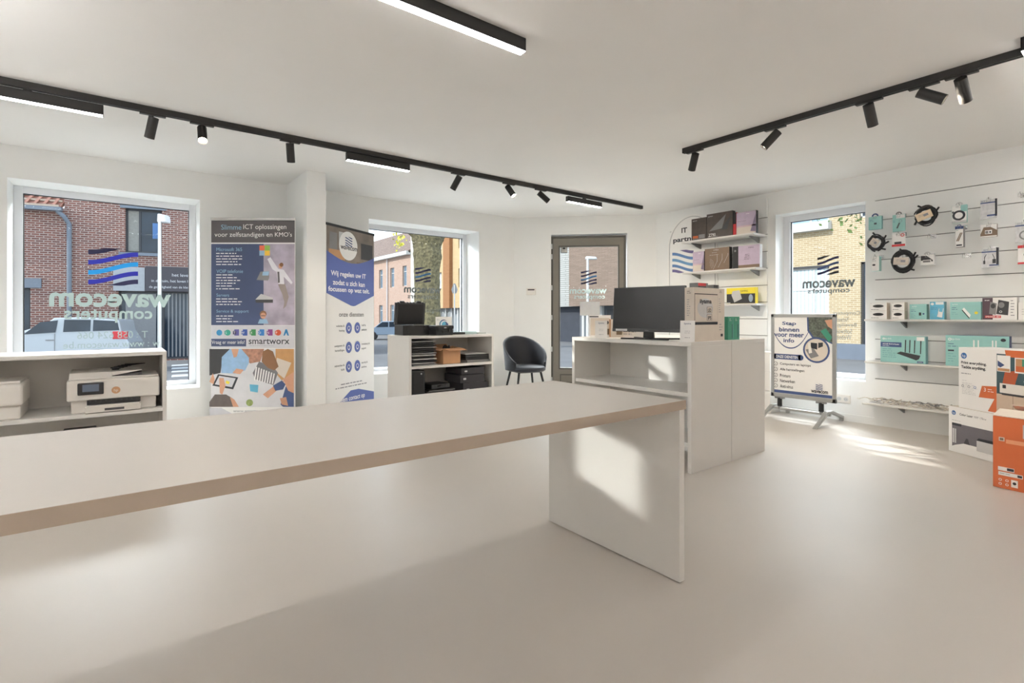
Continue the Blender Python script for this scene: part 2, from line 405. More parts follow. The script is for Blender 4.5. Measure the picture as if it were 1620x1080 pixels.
m.box(gu0, .036, .12, gu0+.015, .05, .25, DOORD).box(gu1-.015, .036, .12, gu1, .05, .25, DOORD).box(gu0+.05, .038, .15, gu1-.05, .05, .22, DOORM)
m.build('door_panel_moulding', dr)
MB().box(gu0, .07, gz0, gu1, .076, gz1, GLASS).build('door_pane', dr)
for zy in (390, 406, 455, 502, 552, 600):
    uu, vv = FD.px(872.5, zy, .03); MB().box(uu-.012, .005, vv-.035, uu+.014, .032, vv+.035, PLG).cyl((uu, .004, vv-.03), (uu, .004, vv+.03), .008, PLG, seg=10).build('hinge', dr)
d = .07
m = MB(); m.wave(*pxbox(FD, d, 919, 428, 944, 450), LOGD, y=d, mirror=True)
m.fit('wavecom', *pxbox(FD, d, 901, 457, 960, 464.5), FROST, y=d, bold=.03, mirror=True)
m.fit('computers', *pxbox(FD, d, 908, 466.5, 957, 474.5), FROST, y=d, bold=.02, mirror=True)
m.build('door_lettering', dr)
m = MB(); q = pxbox(FD, d, 887, 389.5, 897.5, 400); m.rect(*q, INK, d, 1); m.rect(q[0]+.006, q[1]+.006, q[2]-.006, q[3]-.006, PLG, d, 2); m.disc((q[0]+q[2])/2, q[3]-.03, .022, INK, d, 3, b=.012)
m.build('door_sticker', dr)
q = pxbox(FD, d, 917.5, 477, 949, 499); tag_m = MB().rect(*q, PLG, d, 1); tag_m.lines(q[0]+.02, q[3]-.03, (q[2]-q[0])*.8, 4, .025, PALEINK, d, 2, .2)
tag(place(tag_m.build('notice_sheet'), (FD.P.x, FD.P.y, 0), FD.rot), 'grey opening-hours notice sheet taped inside the glass of the door', 'notice')
# ---------------- wall fittings
r = froot('thermostat', FD, 'small white thermostat on the wall left of the door', 'thermostat')
q = pxbox(FD, 0, 833, 456, 848, 466.5); MB().box(q[0], -.028, q[1], q[2], 0, q[3], PWH).build('housing', r, bevel=.004)
MB().box(q[0]+.02, -.0295, q[3]-.03, q[2]-.02, -.028, q[3]-.013, SCREEN).build('display', r)
q = pxbox(FR, 0, 1322, 624, 1345.5, 637); r = froot('wall_socket', FR, 'double white wall socket low under the right-hand window', 'socket')
MB().box(q[0], -.012, q[1], q[2], 0, q[3], PWH).build('cover_plate', r, bevel=.003)
for c_ in (.27, .73):
    cu = q[0]+(q[2]-q[0])*c_; m = MB().cyl((cu, -.016, (q[1]+q[3])/2), (cu, -.011, (q[1]+q[3])/2), .021, PLG, seg=20)
    for s_ in (-.008, .008): m.cyl((cu+s_, -.0165, (q[1]+q[3])/2), (cu+s_, -.0155, (q[1]+q[3])/2), .0028, INK, seg=8)
    m.build('socket_insert', r)
# ================================================================== CEILING LIGHTS
def bar(name, label, x0, x1, y, z0, z1, wd=.045, hang=None, group=None, up=False):
    r = thing(name, label, 'light', (x0, y, z0), group=group)
    L = x1-x0; m = MB(); t = .004
    m.box(0, -wd/2, .004, L, -wd/2+t, z1-z0, BLK).box(0, wd/2-t, .004, L, wd/2, z1-z0, BLK).box(0, -wd/2, z1-z0-t, L, wd/2, z1-z0, BLK)
    m.box(0, -wd/2, .0, t, wd/2, z1-z0, BLK).box(L-t, -wd/2, 0, L, wd/2, z1-z0, BLK)
    m.build('housing', r)
    MB().box(t, -wd/2+.001, 0, L-t, wd/2-.001, .012, LEDB if up else LED).build('diffuser', r)
    if up:
        MB().box(t, -wd/2+.002, z1-z0, L-t, wd/2-.002, z1-z0+.004, LEDU).build('upper_diffuser', r)
        for c_ in (.08, .92): MB().cyl((L*c_, 0, z1-z0), (L*c_, 0, CEIL-z0), .002, BLK, seg=6).build('suspension_wire', r)
    if hang:
        for c_ in hang: MB().box(L*c_-.02, -.012, z1-z0, L*c_+.02, .012, .0+hang_top-z0, BLK).build('track_adapter', r)
    return r
hang_top = 2.492
bar('linear_light', 'long black linear light on the ceiling at the top of the photo', -1.6, 1.675, 2.10, 2.465, CEIL, .045, group='black linear ceiling lights')
bar('linear_light', 'black linear light cut by the right edge of the photo', 3.70, 5.7, .50, 2.465, CEIL, .045, group='black linear ceiling lights')
bar('linear_light', 'black linear light under the left track, cut by the left edge', -1.3, -.082, 4.33, 2.41, 2.48, .04, (.7,), 'bar lights hung from the long track')
bar('linear_light', 'short black bar light under the left track, right of the white pillar', 1.534, 2.114, 4.33, 2.42, 2.488, .04, (.5,), 'bar lights hung from the long track')
bar('linear_light', 'short black bar light near the far right end of the left track', 4.098, 4.66, 4.33, 2.412, 2.475, .04, (.5,), 'bar lights hung from the long track')
for x0_, y_, lab in ((-2.8, -.9, 'added hanging fill light just behind the viewer on the left'), (-2.8, 2.9, 'added hanging fill light left of the view, nearest the printer cabinet'), (1.4, -1.3, 'added hanging fill light at the rear of the shop'), (-2.7, -2.3, 'added hanging fill light at the rear left of the shop')):
    bar('linear_light', lab, x0_, x0_+(1.9 if y_ > 0 else 2.4), y_, 2.02, 2.09, .07, group='linear fill lights added outside the view', up=True)  # unseen hanging lamps added to brighten the ceiling and walls
def track(name, label, p, q):
    o = MB(); x0, y0 = p; x1, y1 = q; w_ = .018
    if abs(x1-x0) > abs(y1-y0):
        o.box(x0, y0-w_, 2.493, x1, y0-.006, CEIL, BLK).box(x0, y0+.006, 2.493, x1, y0+w_, CEIL, BLK).box(x0, y0-.006, 2.505, x1, y0+.006, CEIL, PDK)
        o.box(x1-.006, y0-w_, 2.493, x1, y0+w_, CEIL, BLK)
    else:
        o.box(x0-w_, y0, 2.493, x0-.006, y1, CEIL, BLK).box(x0+.006, y0, 2.493, x0+w_, y1, CEIL, BLK).box(x0-.006, y0, 2.505, x0+.006, y1, CEIL, PDK)
        o.box(x0-w_, y1-.006, 2.493, x0+w_, y1, CEIL, BLK)
    return tag(o.build(name), label, 'light track')
track('light_track', 'long black ceiling light track on the left', (-2.6, 4.33), (5.44, 4.33))
track('light_track', 'black ceiling light track on the right', (3.86, -.6), (3.86, 2.63))
def spot(label, x, y, dirv, along, group, lit=13, aimcol=(1, .87, .70), cone=76):
    r = thing('spotlight', label, 'spotlight', (x, y, 2.493), group=group)
    a = MB(); ax = .075
    if along == 'x': a.box(-ax, -.016, -.014, ax, .016, 0, BLK)
    else: a.box(-.016, -ax, -.014, .016, ax, 0, BLK)
    a.build('adapter', r, bevel=.002)
    D = Vector(dirv).normalized(); L = .145; rad = .0305
    c0 = Vector((0, 0, -.055))-D*.03          # back end of the can
    MB().cyl((0, 0, -.014), (0, 0, -.052), .006, BLK, seg=10).cyl((0, 0, -.045), (0, 0, -.07), .011, BLK, seg=10).build('stem', r)
    m = MB(); p1 = c0+D*L
    m.cyl(c0, p1, rad, BLK, seg=28, caps=False).cyl(p1, p1-D*.012, rad-.001, BLK, r2=rad-.004, seg=28, caps=False)
    m.cyl(c0, c0+D*.002, rad, BLK, seg=28)
    m.build('can', r, smooth=False)
    MB().cyl(p1-D*.016, p1-D*.011, rad-.004, LENS, seg=24).build('lens', r)
    ld = bpy.data.lights.new('spot_beam', 'SPOT'); ld.energy = lit; ld.color = aimcol; ld.spot_size = math.radians(cone); ld.spot_blend = .7; ld.shadow_soft_size = .02
    lo = bpy.data.objects.new('spot_beam', ld); COL.objects.link(lo); lo.parent = r; lo.location = p1-D*.002; lo.rotation_euler = D.to_track_quat('-Z', 'Y').to_euler()
    return r
R_ = Vector((CA, -SA, 0)); F_ = Vector((SA, CA, 0)); Z_ = Vector((0, 0, 1))
def pdir(rx, up, fw): return R_*rx+Z_*up+F_*fw
G1 = 'spotlights on the long left track'
for x, dv, lab in ((.185, pdir(-.42, -1, .25), 'black spotlight, first from the left on the long track'),
                   (.478, pdir(.42, -1, -.62), 'lit black spotlight facing the viewer, second from the left on the long track'),
                   (1.082, pdir(-.12, -1, .45), 'black upright spotlight just left of the white pillar top'),
                   (2.64, pdir(-.62, -1, .35), 'black spotlight tilted to the left above the middle window'),
                   (3.26, pdir(.60, -1, -.5), 'lit black spotlight tilted to the right above the middle window'),
                   (3.70, pdir(1.1, -.9, .3), 'black spotlight tilted steeply right, closest to the far short bar light')):
    spot(lab, x, 4.33, dv, 'x', G1)
G2 = 'spotlights on the right track'
for y, dv, lab in ((2.52, pdir(-.02, -1, .75), 'black spotlight at the far end of the right track'),
                   (1.85, pdir(-.85, -1, .42), 'black spotlight tilted left, second from the far end of the right track'),
                   (1.25, pdir(.5, -1, .35), 'black spotlight aimed at the slat wall, middle one of the right track'),
                   (.965, pdir(.75, -.62, -.62), 'lit black spotlight tilted far right on the right track'),
                   (.79, pdir(.75, -1, .5), 'black spotlight nearest the viewer on the right track')):
    spot(lab, 3.86, y, dv, 'y', G2, 62 if y > 2.4 else 20, cone=128 if y > 2.4 else 76)
#PART3
# ================================================================== FURNITURE
BV = .0015
ct = thing('counter', 'long pale laminate counter in the foreground with slab legs', 'counter', (1.865, 1.26, 0))
MB().box(-1.9, 1.262, .714, 1.863, 2.075, .75, COUNT).build('counter_top', ct, world=True)
EB = mat('beige_edge_band', (162, 148, 134), .5, vary=.02)
MB().box(-1.9, 1.259, .7135, 1.866, 1.2615, .7505, EB).build('edge_band', ct, world=True)
MB().box(1.8635, 1.262, .7135, 1.866, 2.075, .7505, EB).build('edge_band', ct, world=True)
MB().box(1.829, 1.264, 0.004, 1.863, 2.073, .714, LAMW).build('slab_leg', ct, bevel=BV, world=True)
MB().box(-1.88, 1.264, 0.004, -1.846, 2.073, .714, LAMW).build('slab_leg', ct, bevel=BV, world=True)
def cabinet(name, label, x0, x1, y0, y1, h, shelves, t=.025, front='-y', backx=None):
    r = thing(name, label, 'cabinet', ((x0+x1)/2, (y0+y1)/2, 0))
    if front == '-y':
        MB().box(x0, y0, h-t, x1, y1, h, LAMW).build('cabinet_top', r, bevel=BV, world=True)
        MB().box(x0, y0, 0, x0+t, y1, h-t, LAMW).build('side_panel', r, bevel=BV, world=True)
        MB().box(x1-t, y0, 0, x1, y1, h-t, LAMW).build('side_panel', r, bevel=BV, world=True)
        MB().box(x0+t, y1-.018, 0, x1-t, y1-.004, h-t, LAMW).build('back_panel', r, world=True)
        for z in shelves: MB().box(x0+t, y0+.002, z-t, x1-t, y1-.018, z, LAMW).build('shelf', r, bevel=BV, world=True)
    return r
LC = cabinet('open_cabinet', 'white open shelf cabinet with printers in front of the left window', -1.30, .269, 4.39, 4.89, .848, (.452, .07))
MC = cabinet('open_cabinet', 'white open shelf cabinet with laptops and black cases in front of the middle window', 2.209, 3.199, 4.52, 5.02, .903, (.609, .24))
MB().box(2.49, 4.995, .609, 2.51, 5.002, .878, LAMW).build('divider', MC, world=True)
# desk: two cabinets back to back
DK = thing('display_cabinet', 'white laminate display cabinet under the monitor, open towards the counter', 'cabinet', (3.42, 2.68, 0))
DH = .914; t = .03
MB().box(3.16, 2.09, DH-t, 3.68, 3.275, DH, LAMW).build('cabinet_top', DK, bevel=BV, world=True)
MB().box(3.16, 2.09, 0, 3.68, 2.12, DH-t, LAMW).build('side_panel', DK, bevel=BV, world=True)
MB().box(3.16, 3.245, 0, 3.68, 3.275, DH-t, LAMW).build('side_panel', DK, bevel=BV, world=True)
MB().box(3.62, 2.12, .20, 3.636, 3.245, DH-t, LAMW).build('back_panel', DK, world=True)
MB().box(3.175, 2.12, .527, 3.62, 3.245, .557, LAMW).build('shelf', DK, bevel=BV, world=True)
MB().box(3.20, 2.12, .17, 3.636, 3.245, .20, LAMW).build('shelf', DK, bevel=BV, world=True)
D2 = thing('side_cabinet', 'white laminate cabinet joined behind the display cabinet, facing the slat wall', 'cabinet', (3.93, 2.68, 0))
MB().box(3.683, 2.09, DH-t, 4.185, 3.275, DH, LAMW).build('cabinet_top', D2, bevel=BV, world=True)
MB().box(3.683, 2.09, 0, 4.185, 2.12, DH-t, LAMW).build('side_panel', D2, bevel=BV, world=True)
MB().box(3.683, 3.245, 0, 4.185, 3.275, DH-t, LAMW).build('side_panel', D2, bevel=BV, world=True)
MB().box(3.683, 2.12, .03, 3.70, 3.245, DH-t, LAMW).build('back_panel', D2, world=True)
MB().box(3.70, 2.12, .47, 4.17, 3.245, .50, LAMW).build('shelf', D2, bevel=BV, world=True)
# ================================================================== MONITOR ON THE DESK
mo = thing('monitor', 'large black monitor on a splayed stand standing on the display cabinet', 'monitor', (3.45, 2.66, DH+.001), 0)
dirU = Vector((.25, -.968, 0)).normalized(); rotm = math.atan2(dirU.y, dirU.x)
place(mo, (3.25, 2.54, DH+.001), rotm)
tilt = Matrix.Translation((0, 0, .06)) @ Matrix.Rotation(math.radians(-5), 4, 'X')
m = MB(); m.T = tilt; W_, H_ = .585, .352
m.box(-W_/2, 0, .0, W_/2, .022, H_, PBLK).box(-W_/2+.10, .022, .05, W_/2-.10, .05, H_-.06, PBLK).box(-W_/2, -.004, 0, W_/2, 0, .024, PDK)
m.box(-W_/2, -.002, .024, -W_/2+.007, 0, H_, PDK).box(W_/2-.007, -.002, .024, W_/2, 0, H_, PDK).box(-W_/2, -.002, H_-.007, W_/2, 0, H_, PDK)
m.txt('iiyama', 0, .007, .009, PGR, -.004, 2, align='c'); m.rect(-W_/2+.03, .004, -W_/2+.13, .02, PLG, -.004, 2)
m.build('casing', mo, bevel=.0015)
m = MB(); m.T = tilt; m.box(-W_/2+.007, -.0028, .024, W_/2-.007, -.0005, H_-.007, SCREEN).build('screen', mo)
m = MB(); m.prism([(-.035, .03, .19), (.035, .03, .19), (.045, .03, .0), (-.045, .03, 0)], (0, .02, 0), PBLK)
m.cyl((0, .035, .012), (0, .035, .002), .04, PBLK, seg=20); m.build('stand_column', mo, bevel=.003)
for ex, ey in ((-.20, -.075), (.19, -.085), (.20, .13), (-.18, .14)):
    n_ = Vector((ex, ey, 0)); s_ = n_.normalized().cross(Vector((0, 0, 1)))*.012
    o_ = Vector((0, .035, 0)); e_ = o_+n_
    MB().prism([o_-s_*1.4, o_+s_*1.4, e_+s_*.8, e_-s_*.8], (0, 0, .012), PBLK).build('stand_leg', mo, bevel=.003)
# ---------------- generic printed carton
def carton(name, label, cat, x0, y0, z0, w_, dd, h_, m_side, rot=0., group=None, m_front=None, bev=.0015):
    """origin at the front-left bottom corner, front faces local -y"""
    r = thing(name, label, cat, (x0, y0, z0+.0005), rot, group)
    m = MB().box(0, 0, 0, w_, dd, h_, m_side); 
    if m_front: m.rect(.0015, .0015, w_-.0015, h_-.0015, m_front, 0, 1)
    m.build('box_body', r)
    return r
r = carton('monitor_carton', 'pale cardboard monitor carton standing upright right of the monitor', 'carton', 3.243, 2.125, DH, .40, .074, .388, CARDW)
m = MB(); m.rect(.008, .12, .305, .345, INK, 0, 1); m.rect(.012, .125, .302, .34, BROWNB, 0, 2)
m.rect(.012, .14, .302, .338, CARDW, 0, 3).disc(.14, .24, .10, PLG, 0, 4, b=.07); m.rect(.012, .125, .302, .14, INK, 0, 5)
m.fit('iiyama', .07, .265, .22, .305, INK, 0, 6, bold=.03)
for v_ in (.205, .15): m.rect(.16, v_, .225, v_+.045, INK, 0, 6).rect(.163, v_+.002, .222, v_+.043, CARDW, 0, 7)
m.fit('LED', .17, .212, .215, .238, INK, 0, 8, bold=.03).fit('IPS', .17, .157, .215, .183, INK, 0, 8, bold=.03)
m.lines(.33, .37, .05, 2, .012, INK, 0, 2); m.lines(.32, .31, .03, 7, .016, GREYINK, 0, 2, seed=4); m.rect(.345, .03, .375, .05, INK, 0, 2); m.lines(.325, .12, .05, 3, .02, GREYINK, 0, 2)
m.build('front_print', r)
m = MB(); m.T = Matrix.Rotation(-math.pi/2, 4, 'Z'); m.lines(-.055, .36, .04, 2, .012, INK, 0, 2); m.lines(-.055, .30, .03, 8, .016, GREYINK, 0, 2, seed=9); m.rect(-.05, .10, -.02, .13, INK, 0, 2); m.build('side_print', r)
for i, (x_, w_, h_, mt, lab) in enumerate(((3.30, .13, .034, REDP, 'small red and grey box lying on top of the monitor carton'), (3.50, .075, .026, PDK, 'small dark grey box on the right end of the monitor carton top'))):
    r = thing('small_box', lab, 'box', (x_, 2.13, DH+.3893)); MB().box(0, 0, 0, w_, .068, h_, PGR).rect(.004, h_*.35, w_*.8, h_-.002, mt, 0, 1).rect(.004, .002, w_*.8, h_*.3, PDK, 0, 1).build('box_body', r, bevel=.001)
for i, lab in enumerate(('green software box next to the cartons, left of the pair', 'green software box at the right end of the pair beside the cartons')):
    r = carton('software_box', lab, 'box', 3.70+i*.085, 2.13, DH, .082, .13, .178, GREEN, group='green software boxes on the side cabinet')
    MB().rect(.055, .012, .062, .12, NAVY, 0, 1).rect(.072, .004, .078, .172, TEALD, 0, 1).lines(.02, .16, .03, 2, .012, PAPER, 0, 1).build('spine_print', r)
r = thing('price_card', 'white price card leaning in front of the monitor at its right end', 'card', (3.186, 2.14, DH+.001), math.radians(-64))
def card(r, w_, h_):
    m = MB(); m.T = Matrix.Rotation(math.radians(-8), 4, 'X'); m.box(-w_/2, 0, 0, w_/2, .002, h_, PAPER)
    m.txt('iiyama', 0, h_*.82, .014, BLUED, 0, 1, align='c'); m.lines(0, h_*.5, w_*.6, 2, .012, PALEINK, 0, 1, align='c'); m.lines(0, h_*.2, w_*.6, 1, .012, GREYINK, 0, 1, align='c'); m.build('printed_sheet', r)
    MB().box(-w_/2, 0, 0, w_/2, .025, .002, PAPER).build('card_foot', r)
card(r, .10, .152)
r = thing('price_card', 'white price card leaning at the left end of the monitor', 'card', (3.19, 2.96, DH+.001), math.radians(-50)); card(r, .10, .145)
# headset box, flat carton
r = carton('headset_box', 'white framed box with a headset photo at the left end of the desk', 'box', 3.30, 3.20, DH, .19, .06, .19, PAPER, math.radians(-35))
m = MB(); m.rect(.01, .012, .18, .165, CARDW, 0, 1); m.rect(.0, .172, .08, .182, INK, 0, 2); m.ring(.13, .09, .035, .042, INK, 0, 3, t0=60, t1=240); m.disc(.105, .06, .014, INK, 0, 3, b=.022); m.rect(.14, .02, .178, .07, BROWNB, 0, 2); m.disc(.155, .125, .016, INK, 0, 3)
m.build('front_print', r)
r = carton('camera_box', 'small tan box with a dark device photo beside the headset box', 'box', 3.385, 3.03, DH, .11, .05, .155, CARD, math.radians(-35), m_front=CARDW)
m = MB(); m.disc(.045, .105, .018, INK, 0, 2); m.rect(.05, .02, .10, .07, BROWNB, 0, 2); m.build('front_print', r)
r = carton('keyboard_box', 'flat white carton lying behind the monitor stand', 'box', 3.50, 3.08, DH, .34, .07, .068, PAPER, math.radians(-69))
m = MB(); m.lines(.03, .05, .26, 1, .02, GREYINK, 0, 1, t=.9); m.lines(.03, .025, .2, 1, .02, PALEINK, 0, 1, t=.6); m.build('front_print', r)
# ================================================================== PRINTERS
def printer(r, w_, dd, h_, big=True):
    m = MB().box(.02, .03, 0, w_-.02, dd, h_*.32, PWH); m.build('base', r, bevel=.008)
    m = MB().box(0, 0, h_*.31, w_, dd, h_*.80, PWH); m.build('body', r, bevel=.010)
    m = MB().box(.01, .02, h_*.80, w_-.005, dd-.01, h_*.845, PWH); m.build('scanner_lid', r, bevel=.006)
    if big:
        m = MB(); m.prism([(.01, .03, h_*.845), (.01, dd-.03, h_*.845), (.01, dd-.04, h_*.99), (.01, .06, h_*.96)], (w_*.45, 0, 0), PWH)
        m.prism([(w_*.46, .05, h_*.86), (w_*.80, .05, h_*.965), (w_*.80, .05, h_*.985), (w_*.46, .05, h_*.96)], (0, dd-.12, 0), PWH)
        m.build('document_feeder', r, bevel=.005)
        MB().prism([(w_*.45, .06, h_*.85), (w_*.80, .06, h_*.85), (w_*.80, .06, h_*.93), (w_*.5, .06, h_*.868)], (0, dd-.16, 0), PDK).build('feeder_tray', r)
        s_ = thing_part = MB().box(.055, -.018, h_*.45, .19, -.002, h_*.74, PBLK).build('control_panel', r, bevel=.006)
        MB().box(.08, -.0195, h_*.53, .165, -.0178, h_*.70, mat('printer_screen', (92, 104, 122), .3)).build('touch_screen', s_)
        m = MB(); m.disc(w_*.51, h_*.52, .024, CARD, 0, 2, b=.024).txt('hp', w_*.51, h_*.49, .018, PWH, 0, 3, align='c'); m.build('maker_badge', r)
        m = MB(); m.box(w_*.205, -.004, h_*.20, w_*.78, .05, h_*.31, PBLK)
        for k in range(9): m.box(w_*(.23+.055*k), -.006, h_*.27, w_*(.25+.055*k), -.004, h_*.31, PDK)
        m.build('output_slot', r)
        m = MB(); m.box(w_*.19, -.03, h_*.02, w_*.78, .04, h_*.15, PWH).box(w_*.20, -.035, h_*.15, w_*.77, .05, h_*.19, PWH); m.box(w_*.39, -.032, h_*.055, w_*.60, -.029, h_*.11, PDK)
        m.build('paper_tray', r, bevel=.003)
pr = thing('printer', 'white office printer with a small dark control screen on the left cabinet shelf', 'printer', (-.272, 4.415, .4525)); printer(pr, .50, .36, .275)
cb = thing('power_cable', 'black folded power cable lying on the white printer', 'cable', (-.0, 4.55, .72)); m = MB()
m.T = Matrix.Translation((.03, 0, .006)); rr = random.Random(3)
for k in range(5): m.tube([(-.05+.02*k+.03*math.sin(i), .01*k+.01*math.cos(i*2), .004+.012*k*.4+.008*i/6) for i in range(6)] + [(.08+.01*k, .01*k, .03)], .0035, PBLK)
m.box(-.07, -.02, -.003, -.03, .0, .012, PBLK); m.build('cable_bundle', cb, smooth=False)
pr2 = thing('printer', 'plain white printer cut by the left edge on the left cabinet shelf', 'printer', (-.93, 4.415, .4525)); 
m = MB().box(0, .02, 0, .44, .36, .085, PWH); m.build('base', pr2, bevel=.012)
MB().box(.0, 0, .085, .45, .36, .225, PWH).build('body', pr2, bevel=.018, seg=3); MB().box(.01, .01, .225, .44, .35, .24, PWH).build('scanner_lid', pr2, bevel=.006)
q = thing('cable_bundle', 'black cable bundle on the lower shelf of the left cabinet', 'cable', (-.245, 4.50, .072)); m = MB(); rr = random.Random(5)
for k in range(4): m.tube([(-.13+.045*i, .03*math.sin(i*1.3+k), .03+.015*k+.01*math.sin(i*2.1+k)) for i in range(8)], .012, PBLK)
m.box(-.05, -.04, 0, .12, .08, .27, PBLK)
q2 = m.build('coiled_cable', q, bevel=.006)
# ---------------- on and in the middle cabinet
ORD = ['bottom one', 'second from the bottom', 'third from the bottom', 'fourth from the bottom', 'fifth from the bottom', 'sixth from the bottom', 'middle one', 'sixth from the top', 'fifth from the top', 'fourth from the top', 'third from the top', 'second from the top', 'topmost']
ORD7 = ORD[:3]+['middle one']+ORD[-3:]
for i in range(13):
    th = (.020, .017, .022)[i % 3]; z = .6105+sum((.020, .017, .022)[k % 3] for k in range(i))*.98
    rr = random.Random(i+20)
    r = thing('laptop', 'thin closed laptop, '+ORD[i]+' of the tall stack on the upper shelf', 'laptop', (2.376+rr.uniform(-.006, .012), 4.70+rr.uniform(-.01, .01), z), rr.uniform(-.04, .04), 'laptops stacked on the upper shelf of the middle cabinet')
    m1 = PBLK if i % 4 else PDK; wl = .255
    MB().box(-wl/2, -.17, 0, wl/2, .12, th*.52, PLG if i < 7 and i % 2 else PGR if i % 3 == 0 else PBLK).build('base', r, bevel=.002); MB().box(-wl/2, -.12, th*.55, wl/2, .12, th*.93, m1).build('lid', r, bevel=.002)
# open cardboard box with cables
r = thing('cardboard_box', 'open brown cardboard box holding black cables on the middle cabinet shelf', 'box', (2.695, 4.66, .6105), math.radians(6))
t = .004; a, b, h_ = .108, .10, .155
MB().box(-a, -b, 0, a, -b+t, h_, CARD).box(-a, b-t, 0, a, b, h_, CARD).box(-a, -b+t, 0, -a+t, b-t, h_, CARD).box(a-t, -b+t, 0, a, b-t, h_, CARD).box(-a, -b, 0, a, b, t, CARD).build('box_body', r)
MB().prism([(-a, -b, h_), (a, -b, h_), (a+.03, -b-.075, h_-.018), (-a+.02, -b-.075, h_-.018)], (0, 0, .003), CARD).build('front_flap', r)
MB().prism([(-a, b, h_), (a, b, h_), (a, b+.05, h_+.03), (-a, b+.05, h_+.03)], (0, 0, .003), CARD).build('rear_flap', r)
MB().prism([(-a, -b, h_), (-a, b, h_), (-a-.05, b, h_-.01), (-a-.05, -b-.02, h_-.02)], (0, 0, .003), CARD).build('side_flap', r)
MB().prism([(a, -b, h_), (a, b, h_), (a+.05, b, h_+.01), (a+.05, -b-.02, h_-.012)], (0, 0, .003), CARD).build('side_flap', r)
q = thing('cable_bundle', 'tangle of black cables in the open cardboard box', 'cable', (2.695, 4.66, .62)); m = MB(); rr = random.Random(8)
for k in range(9):
    R0 = rr.uniform(.03, .075); z0 = .06+.018*k*.7; ph = rr.uniform(0, 6)
    m.tube([(R0*math.cos(ph+i*.55), R0*math.sin(ph+i*.55), z0+.012*math.sin(i*1.7+k)) for i in range(13)], .006, PBLK)
m.build('coiled_cable', q)
# laptops right of the box
for i, (zz, th, mt, lab) in enumerate(((.6105, .024, PGR, 'grey laptop at the bottom right of the upper shelf'), (.635, .018, PDK, 'dark grey laptop second from the bottom at the right of the upper shelf'), (.654, .04, PBLK, 'thick black laptop sleeve on the pile at the right of the upper shelf'), (.695, .008, PLG, 'light grey flat tablet on top of the pile at the right of the upper shelf'))):
    r = thing('laptop', lab, 'laptop', (3.018-.02*(i == 3), 4.68+(.02 if i else 0), zz), .02-.015*i); wl = .29-.03*(i == 3)
    MB().box(-wl/2, -.14, 0, wl/2, .13, th*.5, mt).build('base', r, bevel=.002); MB().box(-wl/2, -.14, th*.53, wl/2, .13, th*.97, mt if i != 1 else PBLK).build('lid', r, bevel=.002)
# lower shelf
r = thing('computer_tower', 'black rounded computer tower on the lower left of the middle cabinet', 'computer', (2.29, 4.60, .2415)); 
MB().box(-.045, -.055, 0, .105, .30, .325, PBLK).build('case', r, bevel=.016, seg=4); MB().cyl((.06, -.058, .29), (.06, -.054, .29), .008, PLG, seg=14).build('power_button', r)
for i in range(7):
    rr = random.Random(i+50)
    r = thing('laptop', 'thin laptop, '+ORD7[i]+' of the low pile on the lower shelf', 'laptop', (2.575+rr.uniform(-.0, .03), 4.70, .242+.0165*i), rr.uniform(-.1, .06), 'laptops piled on the lower shelf of the middle cabinet')
    MB().box(-.15, -.12, 0, .15, .12, .0075, PBLK if i % 2 else PGR).build('base', r, bevel=.002); MB().box(-.15, -.12, .0085, .15, .12, .0155, PBLK).build('lid', r, bevel=.002)
r = thing('laptop_bag', 'black folded case on the slanted laptop pile on the lower shelf', 'bag', (2.60, 4.70, .3585), .1); MB().box(-.13, -.11, 0, .10, .11, .05, PBLK).build('body', r, bevel=.012); MB().tube([(-.06, -.112, .03), (-.04, -.14, .04), (.02, -.14, .04), (.04, -.112, .03)], .006, PBLK).build('handle', r)
for i, (zz, hh, xx, wd, lab) in enumerate(((.2415, .16, 2.99, .32, 'wide matt black storage case at the bottom right of the middle cabinet'), (.402, .085, 2.945, .31, 'matt black case in the middle of the right-hand pile'), (.488, .07, 2.95, .29, 'slim black case on top of the right-hand pile on the lower shelf'))):
    r = thing('storage_case', lab, 'case', (xx, 4.70, zz)); MB().box(-wd/2, -.16, 0, wd/2, .16, hh-.002, mat('matt_black_case', (44, 42, 46), .65)).build('body', r, bevel=.006)
    MB().box(-wd/2+.04, -.166, hh*.4, -wd/2+.07, -.159, hh*.62, PLG).build('latch', r)
# on top of the middle cabinet
ZT = .903+.001
cs = thing('equipment_case', 'open black hard case with raised lid on the middle cabinet', 'case', (2.385, 4.80, ZT), math.radians(-4))
m = MB(); a, b, h_ = .15, .12, .10
m.box(-a, -b, 0, a, b, .01, PBLK).box(-a, -b, 0, a, -b+.012, h_, PBLK).box(-a, b-.012, 0, a, b, h_, PBLK).box(-a, -b, 0, -a+.012, b, h_, PBLK).box(a-.012, -b, 0, a, b, h_, PBLK)
for k in (-.09, .09): m.box(k-.02, -b-.012, .03, k+.02, -b, h_, PBLK)
m.build('case_base', cs, bevel=.006)
m = MB(); m.T = Matrix.Translation((0, b, h_)) @ Matrix.Rotation(math.radians(8), 4, 'X')
m.box(-a-.01, -.045, .008, a+.01, -.0, .235, PDK).box(-a+.012, -.049, .022, a-.012, -.044, .222, PBLK)
for k in (-.09, .09): m.box(k-.022, -.035, .23, k+.022, -.01, .252, PBLK)
for k in range(9): m.box(-a+.01+k*.033, -.05, .228, -a+.02+k*.033, -.02, .243, PBLK)
m.build('case_lid', cs, bevel=.005)
cs2 = thing('equipment_case', 'small closed black hard case in front of the open case', 'case', (2.60, 4.595, ZT), math.radians(6))
MB().box(-.105, -.065, 0, .105, .065, .058, PBLK).build('case_base', cs2, bevel=.008); MB().box(-.11, -.07, .059, .11, .07, .098, PBLK).build('case_lid', cs2, bevel=.01)
for k in (-.065, .065): MB().box(k-.018, -.078, .03, k+.018, -.068, .08, PBLK).build('latch', cs2, bevel=.003)
